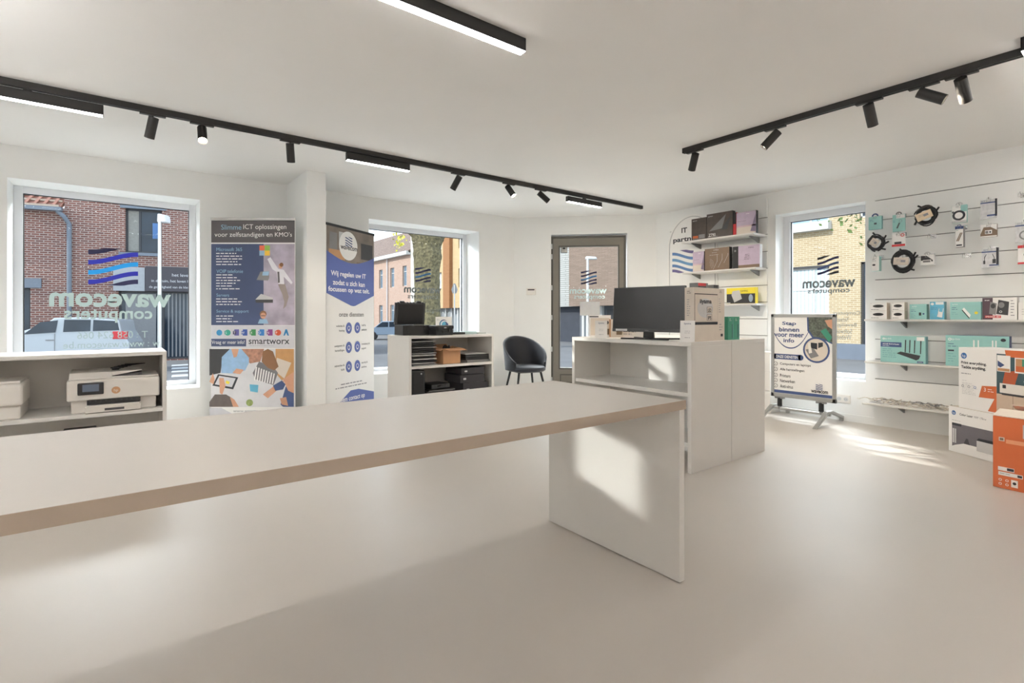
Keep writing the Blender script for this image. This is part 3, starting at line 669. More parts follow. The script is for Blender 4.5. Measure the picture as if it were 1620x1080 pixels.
MB().tube([(-.045, -.072, .05), (-.045, -.09, .03), (.045, -.09, .03), (.045, -.072, .05)], .007, PBLK).build('handle', cs2); MB().rect(-.015, .07, .015, .08, PLG, -.0705, 1).build('badge', cs2)
q = thing('power_adapter', 'flat black cable adapter lying right of the small case', 'adapter', (2.80, 4.66, ZT)); MB().box(-.09, -.03, 0, .11, .03, .022, PBLK).build('adapter_body', q, bevel=.004); MB().tube([(-.09, 0, .012), (-.12, .01, .02), (-.14, -.01, .02), (-.15, .02, .01), (-.11, .04, .006)], .007, PBLK).build('adapter_lead', q)
q = thing('flat_box', 'flat pale teal box on the right of the middle cabinet top', 'box', (2.98, 4.72, ZT), .05); MB().box(-.10, -.08, 0, .08, .08, .026, mat('pale_teal', (176, 198, 198), .6)).build('box_body', q, bevel=.002)
q = thing('paper_stack', 'thin stack of grey-white sheets at the right end of the middle cabinet top', 'papers', (3.115, 4.75, ZT), -.05); MB().box(-.035, -.11, 0, .07, .10, .016, mat('grey_paper', (198, 202, 198), .8)).build('sheets', q)
q = thing('flyer_card', 'square white flyer with a blue round design behind the small black case', 'flyer', (2.74, 4.80, ZT), math.radians(-10))
m = MB(); m.T = Matrix.Rotation(math.radians(-4), 4, 'X'); m.box(-.08, 0, 0, .10, .004, .185, PAPER)
m.disc(.01, .105, .05, BLUED, 0, 1).disc(.0, .11, .032, SKYB, 0, 2).ring(.02, .10, .035, .046, PAPER, 0, 3, t0=20, t1=200).disc(.06, .15, .014, PAPER, 0, 4).disc(.075, .03, .016, INK, 0, 2); m.lines(-.07, .16, .05, 2, .012, GREYINK, 0, 2)
m.build('printed_sheet', q)
MB().box(-.08, .004, 0, .10, .05, .003, PAPER).build('flyer_foot', q)
# white printer behind the cabinet, next to the chair
pr3 = thing('laser_printer', 'white laser printer on the floor between middle cabinet and blue chair', 'printer', (3.50, 5.55, 0), 0)
MB().box(-.1, -.2, 0, .30, .2, .40, PWH).build('body', pr3, bevel=.012); MB().box(-.08, -.18, .40, .30, .18, .425, PDK).build('scanner_lid', pr3, bevel=.004)
MB().box(-.06, -.16, .4255, .18, .12, .44, PLG).build('paper_cover', pr3, bevel=.003)
m = MB().box(.02, -.203, .22, .20, -.2, .34, PLG).box(.10, -.206, .21, .16, -.203, .29, PGR); m.build('front_panel', pr3); MB().box(.20, -.205, .14, .22, -.2, .165, INK).build('badge', pr3)
# ================================================================== BLUE CHAIR
ch = thing('shell_chair', 'dark navy velvet shell chair with thin black legs in the corner', 'chair', (4.12, 5.12, 0), math.radians(-13))
def shell():
    V = []; F = []; NA, NH = 36, 12
    for side in (0, 1):
        for i in range(NA+1):
            a = math.radians(-128+256*i/NA); c = math.cos(a/2.0)
            top = .50+.335*max(0, math.cos(a*.66))**1.15 if abs(a) < 2.3 else .5
            for j in range(NH+1):
                v = j/NH; z = .415+(top-.415)*v; flare = 1+.10*v*math.cos(a*.5)
                rx, ry = .262*flare, .245*flare
                off = -.028 if side else 0
                edge = (1-(abs(2*v-1))**6) if j == NH else 1
                x = (rx+off)*math.sin(a); y = (ry+off)*math.cos(a)+.035*v*max(0, math.cos(a))
                V.append((x, y, z-(.008 if side else 0)*v))
    n = (NA+1)*(NH+1); idx = lambda s, i, j: s*n+i*(NH+1)+j
    for i in range(NA):
        for j in range(NH):
            F.append((idx(0, i, j), idx(0, i+1, j), idx(0, i+1, j+1), idx(0, i, j+1))); F.append((idx(1, i, j), idx(1, i, j+1), idx(1, i+1, j+1), idx(1, i+1, j)))
        F.append((idx(0, i, NH), idx(0, i+1, NH), idx(1, i+1, NH), idx(1, i, NH))); F.append((idx(0, i, 0), idx(1, i, 0), idx(1, i+1, 0), idx(0, i+1, 0)))
    for i in (0, NA):
        for j in range(NH): F.append((idx(0, i, j), idx(0, i, j+1), idx(1, i, j+1), idx(1, i, j)))
    return V, F
V, F = shell(); MB().add(V, F, VELVET).build('backrest', ch, smooth=True)
m = MB(); NS = 36; V = []; F = []
prof = ((.0, .0), (.9, .0), (.985, .012), (1.0, .032), (.985, .05), (.93, .064), (.7, .072), (.0, .076))
for i in range(NS):
    a = 2*math.pi*i/NS; sx_, sy_ = .245, .245
    for rr_, z in prof:
        k = 1+(.08 if math.sin(a) < 0 else 0)*abs(math.sin(a)); V.append((sx_*rr_*math.cos(a), sy_*rr_*math.sin(a)*k-.02, .40+z))
n = len(prof)
for i in range(NS):
    for j in range(n-1): F.append((i*n+j, ((i+1) % NS)*n+j, ((i+1) % NS)*n+j+1, i*n+j+1))
m.add(V, F, VELVET).build('seat', ch, smooth=True)
MB().box(-.15, -.14, .385, .15, .14, .402, PBLK).build('seat_frame', ch)
for sx_, sy_ in ((-1, -1), (1, -1), (-1, 1), (1, 1)): MB().cyl((sx_*.15, sy_*.13, .395), (sx_*.225, sy_*.20, 0), .015, PBLK, r2=.010, seg=12).build('leg', ch)
#PART4
# ================================================================== ROLL-UP BANNERS
FA = Frame((.725, 5.86), Q=(1.386, 5.357))      # left banner, almost square to the viewer
def banner(name, label, F, w_, h_):
    r = froot(name, F, label, 'banner', z=0.002)
    MB().box(0, -.004, .07, w_, .004, h_, PAPER).build('fabric_sheet', r)
    MB().box(-.005, -.09, .0, w_+.005, .09, .075, ALU).build('base_cassette', r, bevel=.01)
    MB().box(-.002, -.012, h_-.005, w_+.002, .012, h_+.022, PBLK if 'round' in label else ALU).build('top_rail', r, bevel=.004)
    MB().cyl((w_/2, .03, .075), (w_/2, .02, h_), .009, ALU, seg=10).build('support_pole', r)
    return r
ba = banner('rollup_banner', 'grey and navy roll-up banner headed Slimme ICT oplossingen', FA, FA.L, 2.045)
y = -.004
def B(x0, y0, x1, y1, F=FA): return pxbox(F, -.004, x0, y0, x1, y1)
W_ = FA.L
GREYP = mat('printed_charcoal', (88, 84, 86), .6, vary=.08, scale=3); NVP = mat('printed_navy', (62, 74, 108), .6, vary=.15, scale=2.5)
CLOUD = mat('printed_clouds', (176, 168, 184), .7, vary=.28, scale=6); LBL = mat('printed_pale_blue', (150, 186, 212), .6); PSH = mat('printed_pale_grey', (206, 206, 212), .6)
zz = lambda py: FA.px(400, py, -.004)[1]
uu = lambda px_: FA.px(px_, 500, -.004)[0]
m = MB()
m.rect(.003, zz(384), W_-.003, zz(349)+0, GREYP, y, 1)
m.fit('Slimme', *B(350, 355.5, 382, 363.5), LBL, y, 2).fit('ICT oplossingen', *B(385, 355, 453, 365), PAPER, y, 2)
m.fit('voor zelfstandigen en', *B(339.5, 367.5, 431, 377), PAPER, y, 2).fit("KMO's", *B(435, 367.5, 462, 374.5), PAPER, y, 2)
m.rect(.003, zz(514.5), uu(417), zz(386), NVP, y, 1).rect(uu(417), zz(514.5), W_-.003, zz(386), CLOUD, y, 1)
for t_, py0, py1, x1 in (('Microsoft 365', 392, 397.5, 383), ('VOIP telefonie', 426.5, 432, 384.5), ('Servers', 464.5, 469.5, 362.5), ('Service & support', 490, 496, 393.5)):
    m.fit(t_, *B(342.5, py0, x1, py1), LBL, y, 2)
for py0, n in ((401, 5), (435, 6), (473, 3), (500, 3)): m.lines(uu(342), zz(py0), .27, n, zz(400)-zz(404.4), PAPER, y, 2, t=.32, seed=n+py0)
q = B(410.5, 388.5, 427, 404.5); mx_, mz_ = (q[0]+q[2])/2, (q[1]+q[3])/2
m.rect(q[0], mz_, mx_, q[3], mat('print_orange_red', (232, 112, 76), .6), y, 3).rect(mx_, mz_, q[2], q[3], mat('print_green', (150, 196, 90), .6), y, 3).rect(q[0], q[1], mx_, mz_, LBL, y, 3).rect(mx_, q[1], q[2], mz_, mat('print_yellow', (240, 196, 70), .6), y, 3)
def P(pts, mm, L=3, F=FA, mbx=None, yy=None): (mbx or m).poly([F.px(a, b, -.004) for a, b in pts], mm, y if yy is None else yy, L)
PH = mat('print_shirt', (222, 222, 228), .7); TR = mat('print_trousers', (150, 140, 134), .7); HAIR = mat('print_hair', (132, 96, 66), .7)
# telephone, server, helper, leaping man
P([(406, 443), (412, 430), (426, 429), (426, 440), (424, 444)], PGR); P([(416, 430), (426, 429.5), (425, 436), (415, 436)], LBL, 4)
P([(404, 474), (413, 465), (432, 471), (432, 474)], PLG); P([(404, 474), (432, 474), (432, 479), (405, 479)], PDK, 4)
P([(428, 407), (423, 410), (431, 426), (437, 430), (440, 425)], PH); P([(437, 425), (449, 427), (463, 447), (461, 450), (449, 438), (450, 450), (440, 449)], PH, 4)
P([(440, 450), (451, 449), (457, 470), (453, 484), (448, 489), (450, 478), (447, 466)], TR, 4); P([(439, 430), (442, 430), (443, 447), (440, 448)], GREYP, 5)
c = FA.px(444, 421, -.004); m.disc(c[0], c[1], .02, SKIN, y, 5, b=.026); c = FA.px(445.5, 419, -.004); m.disc(c[0], c[1], .019, HAIR, y, 6, b=.02)
c = FA.px(416.5, 497, -.004); m.disc(c[0], c[1], .034, HAIR, y, 3); c = FA.px(416.5, 499.5, -.004); m.disc(c[0], c[1], .027, SKIN, y, 4, b=.03); m.rect(c[0]-.022, c[1]-.004, c[0]+.022, c[1]+.003, INK, y, 5)
P([(411, 505), (422, 505), (425, 512), (408, 512)], LBL, 4)
m.rect(.003, zz(551), W_-.003, zz(515), PSH, y, 1)
for i, (cc, t_) in enumerate((((64, 150, 200), ''), ((60, 160, 140), 'S'), ((96, 92, 160), 'T'), ((52, 84, 160), 'W'), ((54, 130, 76), 'X'), ((48, 120, 190), 'O'), ((130, 64, 130), 'N'), ((206, 88, 58), 'P'), ((40, 130, 190), ''))):
    a_ = uu(342+i*13.3); mm = mat('app_icon_print_%s' % t_ if t_ else 'app_icon_print_%d' % i, cc, .6); b_ = zz(531); sz = .053
    if i in (0, 1, 7): m.disc(a_+sz/2+.005, b_+sz*.55, sz*.55, mm, y, 2)
    elif i == 8: m.poly([(a_, b_), (a_+.014, b_), (a_+.028, b_+.03), (a_+.04, b_), (a_+.056, b_), (a_+.036, b_+.062), (a_+.02, b_+.062)], mm, y, 2)
    else: m.rect(a_+.014, b_, a_+.06, b_+.062, mm, y, 2)
    if t_: m.rect(a_, b_+.012, a_+.032, b_+.046, mm if i == 1 else mat('icon_dark', (60, 52, 90), .6) if i == 2 else mm, y, 3); m.txt(t_, a_+.016, b_+.018, .022, PAPER, y, 4, align='c')
q = B(332, 536, 389.5, 548); m.rect(.003, q[1], q[2], q[3], NVP, y, 2); m.fit('Vraag er meer info!', *B(335, 538.5, 387, 546), PAPER, y, 3)
m.fit('smartworx', *B(393.5, 536, 458, 544.5), INK, y, 2, bold=.01); m.lines(uu(395), zz(547), uu(458)-uu(395), 1, .012, GREYINK, y, 2)
# meeting photograph, printed as flat shapes
m.rect(.003, zz(644), W_-.003, zz(552), mat('print_white_table', (216, 216, 220), .7, vary=.05, scale=9), y, 1)
BRK = mat('print_brick_tone', (176, 132, 112), .8, vary=.3, scale=30); SH = mat('print_blue_shirt', (150, 184, 218), .7, vary=.1, scale=20)
P([(331.5, 552), (368, 552), (352, 568), (349, 590), (331.5, 594)], PDK, 2); P([(378, 552), (418, 552), (412, 572), (396, 575), (382, 566)], BRK, 2)
P([(436, 552), (465, 552), (465, 592), (446, 602), (436, 590)], WOOD, 2); P([(438, 566), (461, 574), (450, 599), (436, 588)], CARDW, 3)
P([(350, 590), (351, 565), (364, 552), (382, 552), (394, 566), (394, 574), (388, 586), (372, 591)], SH, 3); P([(366, 552), (378, 552), (375, 564), (370, 566)], SKIN, 4); P([(368, 590), (374, 583), (386, 585), (380, 592)], SKIN, 4)
P([(414, 572), (416, 556), (424, 552), (432, 556), (441, 580), (434, 586), (424, 582)], HAIR, 5)
P([(400, 590), (410, 572), (416, 574), (434, 582), (440, 590), (433, 609), (422, 606), (404, 600)], mat('print_stripes', (120, 118, 122), .7, vary=.0), 4)
for k in range(8): P([(405+k*4, 580+k*1.5), (407+k*4, 580.6+k*1.5), (404+k*4, 602+k*.8), (402+k*4, 601.5+k*.8)], PAPER, 5)
P([(331.5, 604), (337, 590), (340, 600), (338, 608)], SKIN, 4); P([(347, 598), (354, 598), (357, 610), (352, 624), (348, 622)], SKIN, 4)
P([(345, 592), (377, 597), (369, 616), (336, 610)], INK, 2); P([(347, 594.5), (373, 598.5), (367, 612.5), (340, 608)], PSH, 3); P([(358, 602), (364, 604), (362, 608), (357, 606)], YELL, 4)
P([(331.5, 636), (340, 624), (358, 624), (368, 630), (377, 643.5), (331.5, 643.5)], mat('print_grey_hair', (104, 96, 92), .7, vary=.15), 4); P([(364, 628), (371, 632), (378, 643.5), (369, 643.5)], SKIN, 5)
P([(395, 608), (409, 609), (408, 621), (396, 619)], SKYB, 3); P([(416, 624), (432, 612), (452, 600), (440, 616), (424, 630)], SKIN, 4)
P([(432, 610), (446, 602), (452, 608), (448, 616), (436, 618)], BLUED, 5); P([(444, 640), (452, 612), (465, 590), (465, 643.5), (448, 643.5)], BLUED, 4); P([(448, 600), (465, 588), (465, 622), (456, 618)], SKIN, 5); P([(443, 630), (453, 628), (456, 642), (446, 640)], SKIN, 6)
c = FA.px(395, 637, -.004); m.disc(c[0], c[1], .034, mat('print_plant', (140, 156, 96), .7, vary=.2, scale=40), y, 4)
P([(331.5, 645), (350, 645), (372, 657), (331.5, 657)], PSH, 1); m.fit('www.smartworx.be', *B(369, 648, 430, 652), GREYINK, y, 2)
m.build('banner_print', ba)
# ---- second banner
FZ = Frame((1.70, 5.405), Q=(2.40, 5.852))
bb = banner('rollup_banner', 'white and blue roll-up banner with a round white logo on top', FZ, FZ.L, 2.045)
m = MB(); Wz = FZ.L
PHOTO = mat('print_office_photo', (128, 118, 110), .7, vary=.25, scale=5)
def zf(u, px_=None, py=None): pass
def C2(px_, py): return FZ.px(px_, py, -.004)
def Bz(x0, y0, x1, y1): return pxbox(FZ, -.004, x0, y0, x1, y1)
top = 2.04; b1 = C2(553, 419)[1]
m.rect(.003, C2(553, 425)[1], Wz-.003, top, PHOTO, y, 1)
for a_, b_, c_, d_, mm in ((.05, 1.80, .17, 1.98, PGR), (.2, 1.86, .30, 2.0, PLG), (.58, 1.74, .80, 1.92, PDK), (.04, 1.70, .30, 1.80, CARD), (.5, 1.62, .78, 1.70, BROWNB)): m.rect(a_, b_, c_, d_, mm, y, 2)
blu = [(0.003, C2(516, 403)[1])]
for i in range(13): u = .003+(Wz-.006)*i/12; blu.append((u, C2(553, 405)[1]-.10*math.sin(math.pi*i/12)+.02))
zb = C2(553, 470)[1]
blu += [(Wz-.003, zb+.03), (Wz*.53+.04, zb-.095), (Wz*.53, zb-.10), (Wz*.53-.04, zb-.095), (.003, zb+.03)]
m.poly(blu, BLUE, y, 3)
cc = C2(551, 389.5); m.disc(cc[0], cc[1], .158, PAPER, y, 4, b=.158)
m.wave(*Bz(546, 375, 557, 390.5), [BLUED]*5, y, 5); m.fit('wavecom', *Bz(538.5, 390.5, 565, 396), INK, y, 5, bold=.02)
m.fit('Wij regelen uw IT', .07, C2(553, 441)[1], Wz-.16, C2(553, 431)[1], PAPER, y, 4, bold=.025)
m.fit('zodat u zich kan', .10, C2(553, 452.5)[1], Wz-.18, C2(553, 444.5)[1], PAPER, y, 4, bold=.025)
m.fit('focussen op wat telt.', .03, C2(553, 465)[1], Wz-.09, C2(553, 455)[1], PAPER, y, 4, bold=.025)
m.fit('onze diensten', .20, C2(553, 501)[1], Wz-.20, C2(553, 494)[1], INK, y, 2, bold=.01)
for row, (py_, l1, l2, r1, r2) in enumerate(((519, 'websites &', 'hosting', 'VoIP &', 'telefonie'), (549.5, 'computers &', 'herstellingen', 'consultancy &', 'support'), (580, 'netwerken &', 'WiFi', 'security &', 'antivirus'))):
    v = C2(553, py_)[1]
    for k, u in enumerate((.365, .515)):
        m.disc(u, v, .052, BLUE, y, 2, b=.062); m.ring(u, v, .018, .024, PAPER, y, 3); m.rect(u-.012, v-.03, u+.012, v-.024, PAPER, y, 3)
    m.txt(l1, .29, v+.016, .022, INK, y, 2, align='r', bold=.01).txt(l2, .29, v-.034, .022, INK, y, 2, align='r', bold=.01)
    m.txt(r1, .59, v+.016, .022, INK, y, 2, bold=.01, sx=.9).txt(r2, .59, v-.034, .022, INK, y, 2, bold=.01, sx=.9)
m.lines(Wz/2, C2(553, 606)[1], .6, 2, .035, GREYINK, y, 2, t=.3, align='c')
z3 = C2(553, 618)[1]; m.poly([(.003, .08), (Wz-.003, .08), (Wz-.003, z3-.07), (Wz*.55+.08, z3), (Wz*.55-.06, z3), (.04, z3-.20), (.003, z3-.22)], BLUE, y, 2)
m.fit('neem contact op', .2, z3-.125, Wz-.18, z3-.065, PAPER, y, 3, bold=.015)
m.build('banner_print', bb)
# ================================================================== SLAT WALLS
def slat(name, label, F, u0, u1, z0, z1, first, step=.198, n=12, th=.02):
    r = froot(name, F, label, 'slat wall', z=z0, u=u0, depth=-th)
    m = MB(); zs = [first-step*i for i in range(n) if z0 < first-step*i < z1]; edges = [z1]+zs+[z0]; g = .008
    for i, (a, b) in enumerate(zip(edges, edges[1:])):
        hi = a-(g/2 if i else 0); lo = b+(g/2 if i < len(edges)-2 else 0)
        m.box(0, 0, lo-z0, u1-u0, .014, hi-z0, WHITE)
    m.build('slat_board', r)
    MB().box(0.002, .014, .002, u1-u0-.002, th-.001, z1-z0-.002, PGR).build('groove_backing', r)
    return r
slat('slat_panel', 'white slatted wall panel behind the desk, left of the narrow window', FR, -4.335, -2.985, .40, 2.475, 2.251)
slat('slat_panel', 'wide white slatted wall panel hung with cables on the right', FR, -1.906, 1.6, .076, 2.377, 2.251)
def wshelf(label, u0, u1, z, dep, group, brs=(.1, .9), th=.022):
    r = froot('wall_shelf', FR, label, 'shelf', z=z, u=u0, depth=-.0202, group=group); L = u1-u0
    MB().prism([(0, -.001, -th), (0, -.001, 0), (0, -dep, 0), (0, -dep, -.012), (0, -dep+.02, -th)], (L, 0, 0), LAMW).build('shelf_board', r)
    for c_ in brs:
        MB().prism([(L*c_, -.001, -.085), (L*c_, -.001, -th), (L*c_, -dep*.75, -th), (L*c_, -dep*.75, -th-.008)], (.014, 0, 0), PGR).build('bracket', r)
    return r
g3 = 'white shelves on the slat wall behind the desk'
wshelf('topmost white shelf of the slat wall behind the desk', -3.94, -2.99, 2.047, .30, g3)
wshelf('middle white shelf of the slat wall behind the desk', -3.95, -2.99, 1.656, .26, g3)
wshelf('lowest white shelf of the slat wall behind the desk, holding a yellow box', -3.94, -2.99, 1.242, .24, g3)
g4 = 'long white shelves on the right slat wall'
wshelf('upper long shelf on the right slat wall with small teal boxes', -1.93, 1.2, 1.065, .20, g4, (.09, .36, .9))
wshelf('middle long shelf on the right slat wall with two router boxes', -1.93, 1.2, .655, .20, g4, (.09, .36, .9))
wshelf('lowest long shelf on the right slat wall with loose white cables', -1.95, 1.2, .245, .20, g4, (.09, .36, .9))
# arch display board
r = froot('arch_board', FR, 'white arch-topped display board reading IT partners behind the shelves', 'board', z=.30, u=-4.345, depth=-.024)
AW = .74; m = MB(); pts = [(0, 0), (AW, 0), (AW, 1.72)]+[(AW/2+AW/2*math.cos(math.pi*i/24), 1.72+.42*math.sin(math.pi*i/24)) for i in range(1, 24)]+[(0, 1.72)]
m.prism([(a, -.012, b) for a, b in pts], (0, .010, 0), PAPER).build('board', r)
m = MB(); pp = pts[3:-1]
V = []; F_2 = []
pc = [(.03, .0)]+[(.03, 1.72)]+[(AW/2-(AW/2-.03)*math.cos(math.pi*i/24), 1.72+.39*math.sin(math.pi*i/24)) for i in range(1, 24)]+[(AW-.03, 1.72), (AW-.03, 0)]
m.tube([(a, -.014, b) for a, b in pc], .006, PLG, seg=6)
m.build('edge_trim', r)
def BA(x0, y0, x1, y1): a, b, c, d_ = pxbox(FR, -.038, x0, y0, x1, y1); return a+4.345, b-.3, c+4.345, d_-.3
m = MB(); m.fit('IT', *BA(1078, 360, 1087, 368), INK, -.0125, 1, bold=.03)
q = BA(1065, 375.5, 1094, 383); q = (q[0], q[1]-.012, q[2]+.16, q[3]); m.fit('partners', *q, INK, -.0125, 1, bold=.03)
q = BA(1063.5, 395.5, 1095, 431.5); m.wave(q[0], q[1], q[2]+.02, q[3], [mat('muted_purple', (104, 96, 142), .6), mat('denim_blue', (96, 130, 178), .6), mat('soft_blue', (110, 152, 192), .6), mat('denim_blue', (96, 130, 178), .6), mat('muted_purple', (104, 96, 142), .6)], -.0125, 1)
m.build('board_print', r)
# boxes on the slat shelves
def sbox(name, label, px0, py_top, px1, py_bot, z, dep, mside, mfront, X=5.80, prints=None, group=None, rot=0., cat='box', hfix=None):
    """box standing on a wall shelf: front face on the plane x = X"""
    a = onx(px0, py_bot, X); b = onx(px1, py_bot, X); h_ = hfix or onx((px0+px1)/2, py_top, X).z-z-.001
    w_ = a.y-b.y; r = thing(name, label, cat, (X, a.y, z+.001), -math.pi/2+rot, group)
    MB().box(0, 0, 0, w_, dep, h_, mside).rect(.001, .001, w_-.001, h_-.001, mfront, 0, 1).build('box_body', r, bevel=.001)
    if prints:
        m = MB(); prints(m, w_, h_); m.build('front_print', r)
    return r
def p_game(t, hot=False, chips=2):
    def f(m, w_, h_):
        m.txt(t, .02, h_-.035, .014, PLG, 0, 2, bold=.01)
        if hot:
            m.poly([(w_*.1, h_*.3), (w_*.75, h_*.9), (w_*.6, h_*.35)], PGR, 0, 2).poly([(w_*.55, h_*.3), (w_*.95, h_*.85), (w_*.8, h_*.3)], PDK, 0, 2); m.fit('Z790', w_*.08, h_*.08, w_*.35, h_*.2, PAPER, 0, 3)
        else: m.rect(.02, .03, w_*.45, .06, ORANGE, 0, 2).rect(w_*.5, .02, w_*.9, .07, PGR, 0, 2)
        m.lines(.02, .022, w_*.6, 1, .012, PLG, 0, 2)
    return f
def p_lilac(m, w_, h_):
    m.rect(.004, .01, w_-.004, h_*.38, CARDW, 0, 2).rect(.004, h_*.33, w_-.004, h_*.40, mat('pink_print', (206, 180, 188), .5), 0, 3).poly([(w_*.72, .03), (w_-.004, h_*.85), (w_-.004, .02)], mat('purple_print', (128, 116, 140), .5), 0, 3)
    m.lines(.02, h_*.6, w_*.7, 1, .01, INK, 0, 3); m.lines(w_*.5, h_*.9, w_*.3, 1, .02, PAPER, 0, 3)
gb = 'boxed hardware on the top shelf behind the desk'
zt = 2.047
sbox('hardware_box', 'dark brown motherboard box at the left end of the top shelf', 1094, 345, 1117.5, 378, zt, .06, PBLK, DKBOX, 5.80, p_game('ROG X'), gb)
sbox('hardware_box', 'large glossy dark box catching a bright reflection, middle of the top shelf', 1118, 336, 1159, 372, zt, .06, PBLK, DKBOX, 5.79, p_game('gigabyte', True), gb)
sbox('hardware_box', 'slim black and red box wedged right of the glossy dark box', 1159.5, 336, 1164.5, 370, zt, .07, REDP, REDP, 5.80, lambda m, w_, h_: m.rect(0, h_*.5, w_, h_, PBLK, 0, 2), gb)
sbox('hardware_box', 'lilac motherboard box at the right end of the top shelf', 1165, 334.5, 1196, 367, zt, .05, PBLK, LILAC, 5.80, p_lilac, gb)
gb = 'boxed hardware on the middle shelf behind the desk'; zt = 1.656
sbox('hardware_box', 'pale lilac box at the left end of the middle shelf', 1096, 398, 1114, 431, zt, .05, PBLK, LILAC, 5.84, p_lilac, gb)
def p_brown(m, w_, h_):
    m.fit('HYPERX', w_*.36, h_*.88, w_*.58, h_*.94, PLG, 0, 2); m.lines(w_*.3, h_*.8, w_*.35, 1, .012, PLG, 0, 2); m.lines(w_*.2, h_*.7, w_*.6, 1, .012, PLG, 0, 2)
    for k in range(4): m.ring(w_*.18, h_*.3, .02+.014*k, .0215+.014*k, PLG, 0, 2, t0=-60, t1=80)
    for a_, b_ in ((.35, .05), (.55, .12), (.78, .3)): m.poly([(w_*a_, h_*b_), (w_*a_+.003, h_*b_), (w_*a_+.055, h_*(b_+.35)), (w_*a_+.052, h_*(b_+.35))], PLG, 0, 2); m.rect(w_*a_+.052, h_*(b_+.33), w_*a_+.055, h_*.72, PLG, 0, 2)
sbox('hardware_box', 'large brown box with line drawing on the middle shelf', 1115, 392, 1154, 428, zt, .06, PBLK, BROWNB, 5.82, p_brown, gb)
def p_gen(m, w_, h_):
    m.rect(.002, .002, w_*.22, h_-.002, PBLK, 0, 2); m.poly([(w_*.24, h_*.2), (w_*.34, h_*.78), (w_*.72, h_*.8), (w_*.95, h_*.35), (w_*.7, h_*.18)], LILAC, 0, 2); m.rect(w_*.22, .002, w_-.002, h_*.14, BROWNB, 0, 3)
    m.fit('MAG', w_*.6, h_*.86, w_*.78, h_*.92, INK, 0, 3); m.lines(w_*.55, h_*.6, w_*.25, 4, .018, INK, 0, 3, align='c'); m.disc(w_*.1, h_*.8, .012, PGR, 0, 3)
sbox('hardware_box', 'lilac and black box with a faceted emblem, right end of the middle shelf', 1159, 388, 1202, 424, zt, .06, PLG, LILAC, 5.82, p_gen, gb)
zt = 1.242
def p_yel(m, w_, h_):
    m.rect(.002, .002, w_-.002, h_*.62, PDK, 0, 2); m.fit('GAMING', w_*.5, h_*.74, w_*.75, h_*.84, INK, 0, 3); m.poly([(w_*.18, h_*.55), (w_*.28, h_*.08), (w_*.55, h_*.3), (w_*.46, h_*.85), (w_*.22, h_*.8)], PLG, 0, 4)
    m.disc(w_*.85, h_*.33, .026, mat('pale_blue_print', (150, 166, 182), .5), 0, 4, b=.045); m.rect(.004, .006, w_*.14, h_*.07, PAPER, 0, 3)
sbox('hardware_box', 'yellow and dark box with a pale device photo on the lowest shelf', 1149.5, 455, 1195, 478, zt, .06, YELL, YELL, 5.84, p_yel)
# right wall boxes
X1 = 5.86; gs = 'small boxes on the upper long shelf'
def p_hub(m, w_, h_):
    m.disc(w_*.5, h_*.58, w_*.32, PDK, 0, 2, b=h_*.18); m.disc(w_*.55, h_*.64, w_*.2, PBLK, 0, 3, b=h_*.12); m.lines(.012, h_*.16, w_*.75, 1, .008, INK, 0, 2, t=.5); m.txt('hub', .006, h_*.88, .006, GREYINK, 0, 2)
zt = 1.0655
for i, (a, b) in enumerate(((1376, 1403), (1410, 1431))):
    for j in range(2):
        hh = .079
        sbox('cable_box', ('wide white', 'narrow white')[i]+' box with black hub photo, '+('lower', 'upper')[j]+' one, upper long shelf', a, 490, b, 504, zt+.0805*j, .09, CARDW, PAPER, X1, p_hub, gs, hfix=hh)
def p_tp(m, w_, h_):
    m.txt('tp-link', .02, h_*.82, h_*.07, PAPER, 0, 2); m.lines(.01, h_*.62, w_*.45, 2, h_*.1, BLUED, 0, 2); m.rect(w_*.55, h_*.25, w_*.69, h_*.45, INK, 0, 2).disc(w_*.82, h_*.36, w_*.06, BLUED, 0, 2)
    m.lines(.01, h_*.35, w_*.3, 3, h_*.1, TEALD, 0, 2)
sbox('adapter_box', 'square teal adapter box, third from the left on the upper long shelf', 1439, 481, 1466, 504.5, zt, .07, TEAL, TEAL, X1, p_tp, gs)
def p_ext(m, w_, h_):
    m.rect(w_*.4, h_*.83, w_*.95, h_*.98, PAPER, 0, 2); m.poly([(w_*.5, h_*.15), (w_*.6, h_*.45), (w_*.9, h_*.4), (w_*.85, h_*.1)], PAPER, 0, 3)
    for k in (.57, .86): m.poly([(w_*k, h_*.4), (w_*k+.006, h_*.4), (w_*k+.01, h_*.62), (w_*k+.006, h_*.62)], PAPER, 0, 3)
    m.disc(w_*.18, h_*.87, .012, PAPER, 0, 2); m.lines(.01, h_*.65, w_*.7, 2, h_*.08, BLUED, 0, 2); m.lines(.01, h_*.3, w_*.3, 3, h_*.09, TEALD, 0, 2)
sbox('extender_box', 'light blue box with a white device photo on the upper long shelf', 1471, 477, 1494, 504.5, zt, .07, TEALD, SKYB, X1, p_ext, gs)
def p_sw(m, w_, h_):
    m.txt('tp-link', .015, h_*.84, h_*.07, PAPER, 0, 2); m.lines(.012, h_*.68, w_*.28, 2, h_*.1, BLUED, 0, 2); m.lines(.012, h_*.4, w_*.22, 2, h_*.1, TEALD, 0, 2)
    m.poly([(w_*.40, h_*.58), (w_*.46, h_*.68), (w_*.68, h_*.26), (w_*.64, h_*.1)], PAPER, 0, 3).poly([(w_*.40, h_*.58), (w_*.64, h_*.1), (w_*.63, h_*.04), (w_*.39, h_*.52)], INK, 0, 3).disc(w_*.85, h_*.38, .012, YELL, 0, 2)
sbox('switch_box', 'wide teal box with a slanted white device photo on the upper long shelf', 1503, 477.5, 1552, 504.8, zt, .07, TEAL, TEAL, X1, p_sw, gs)
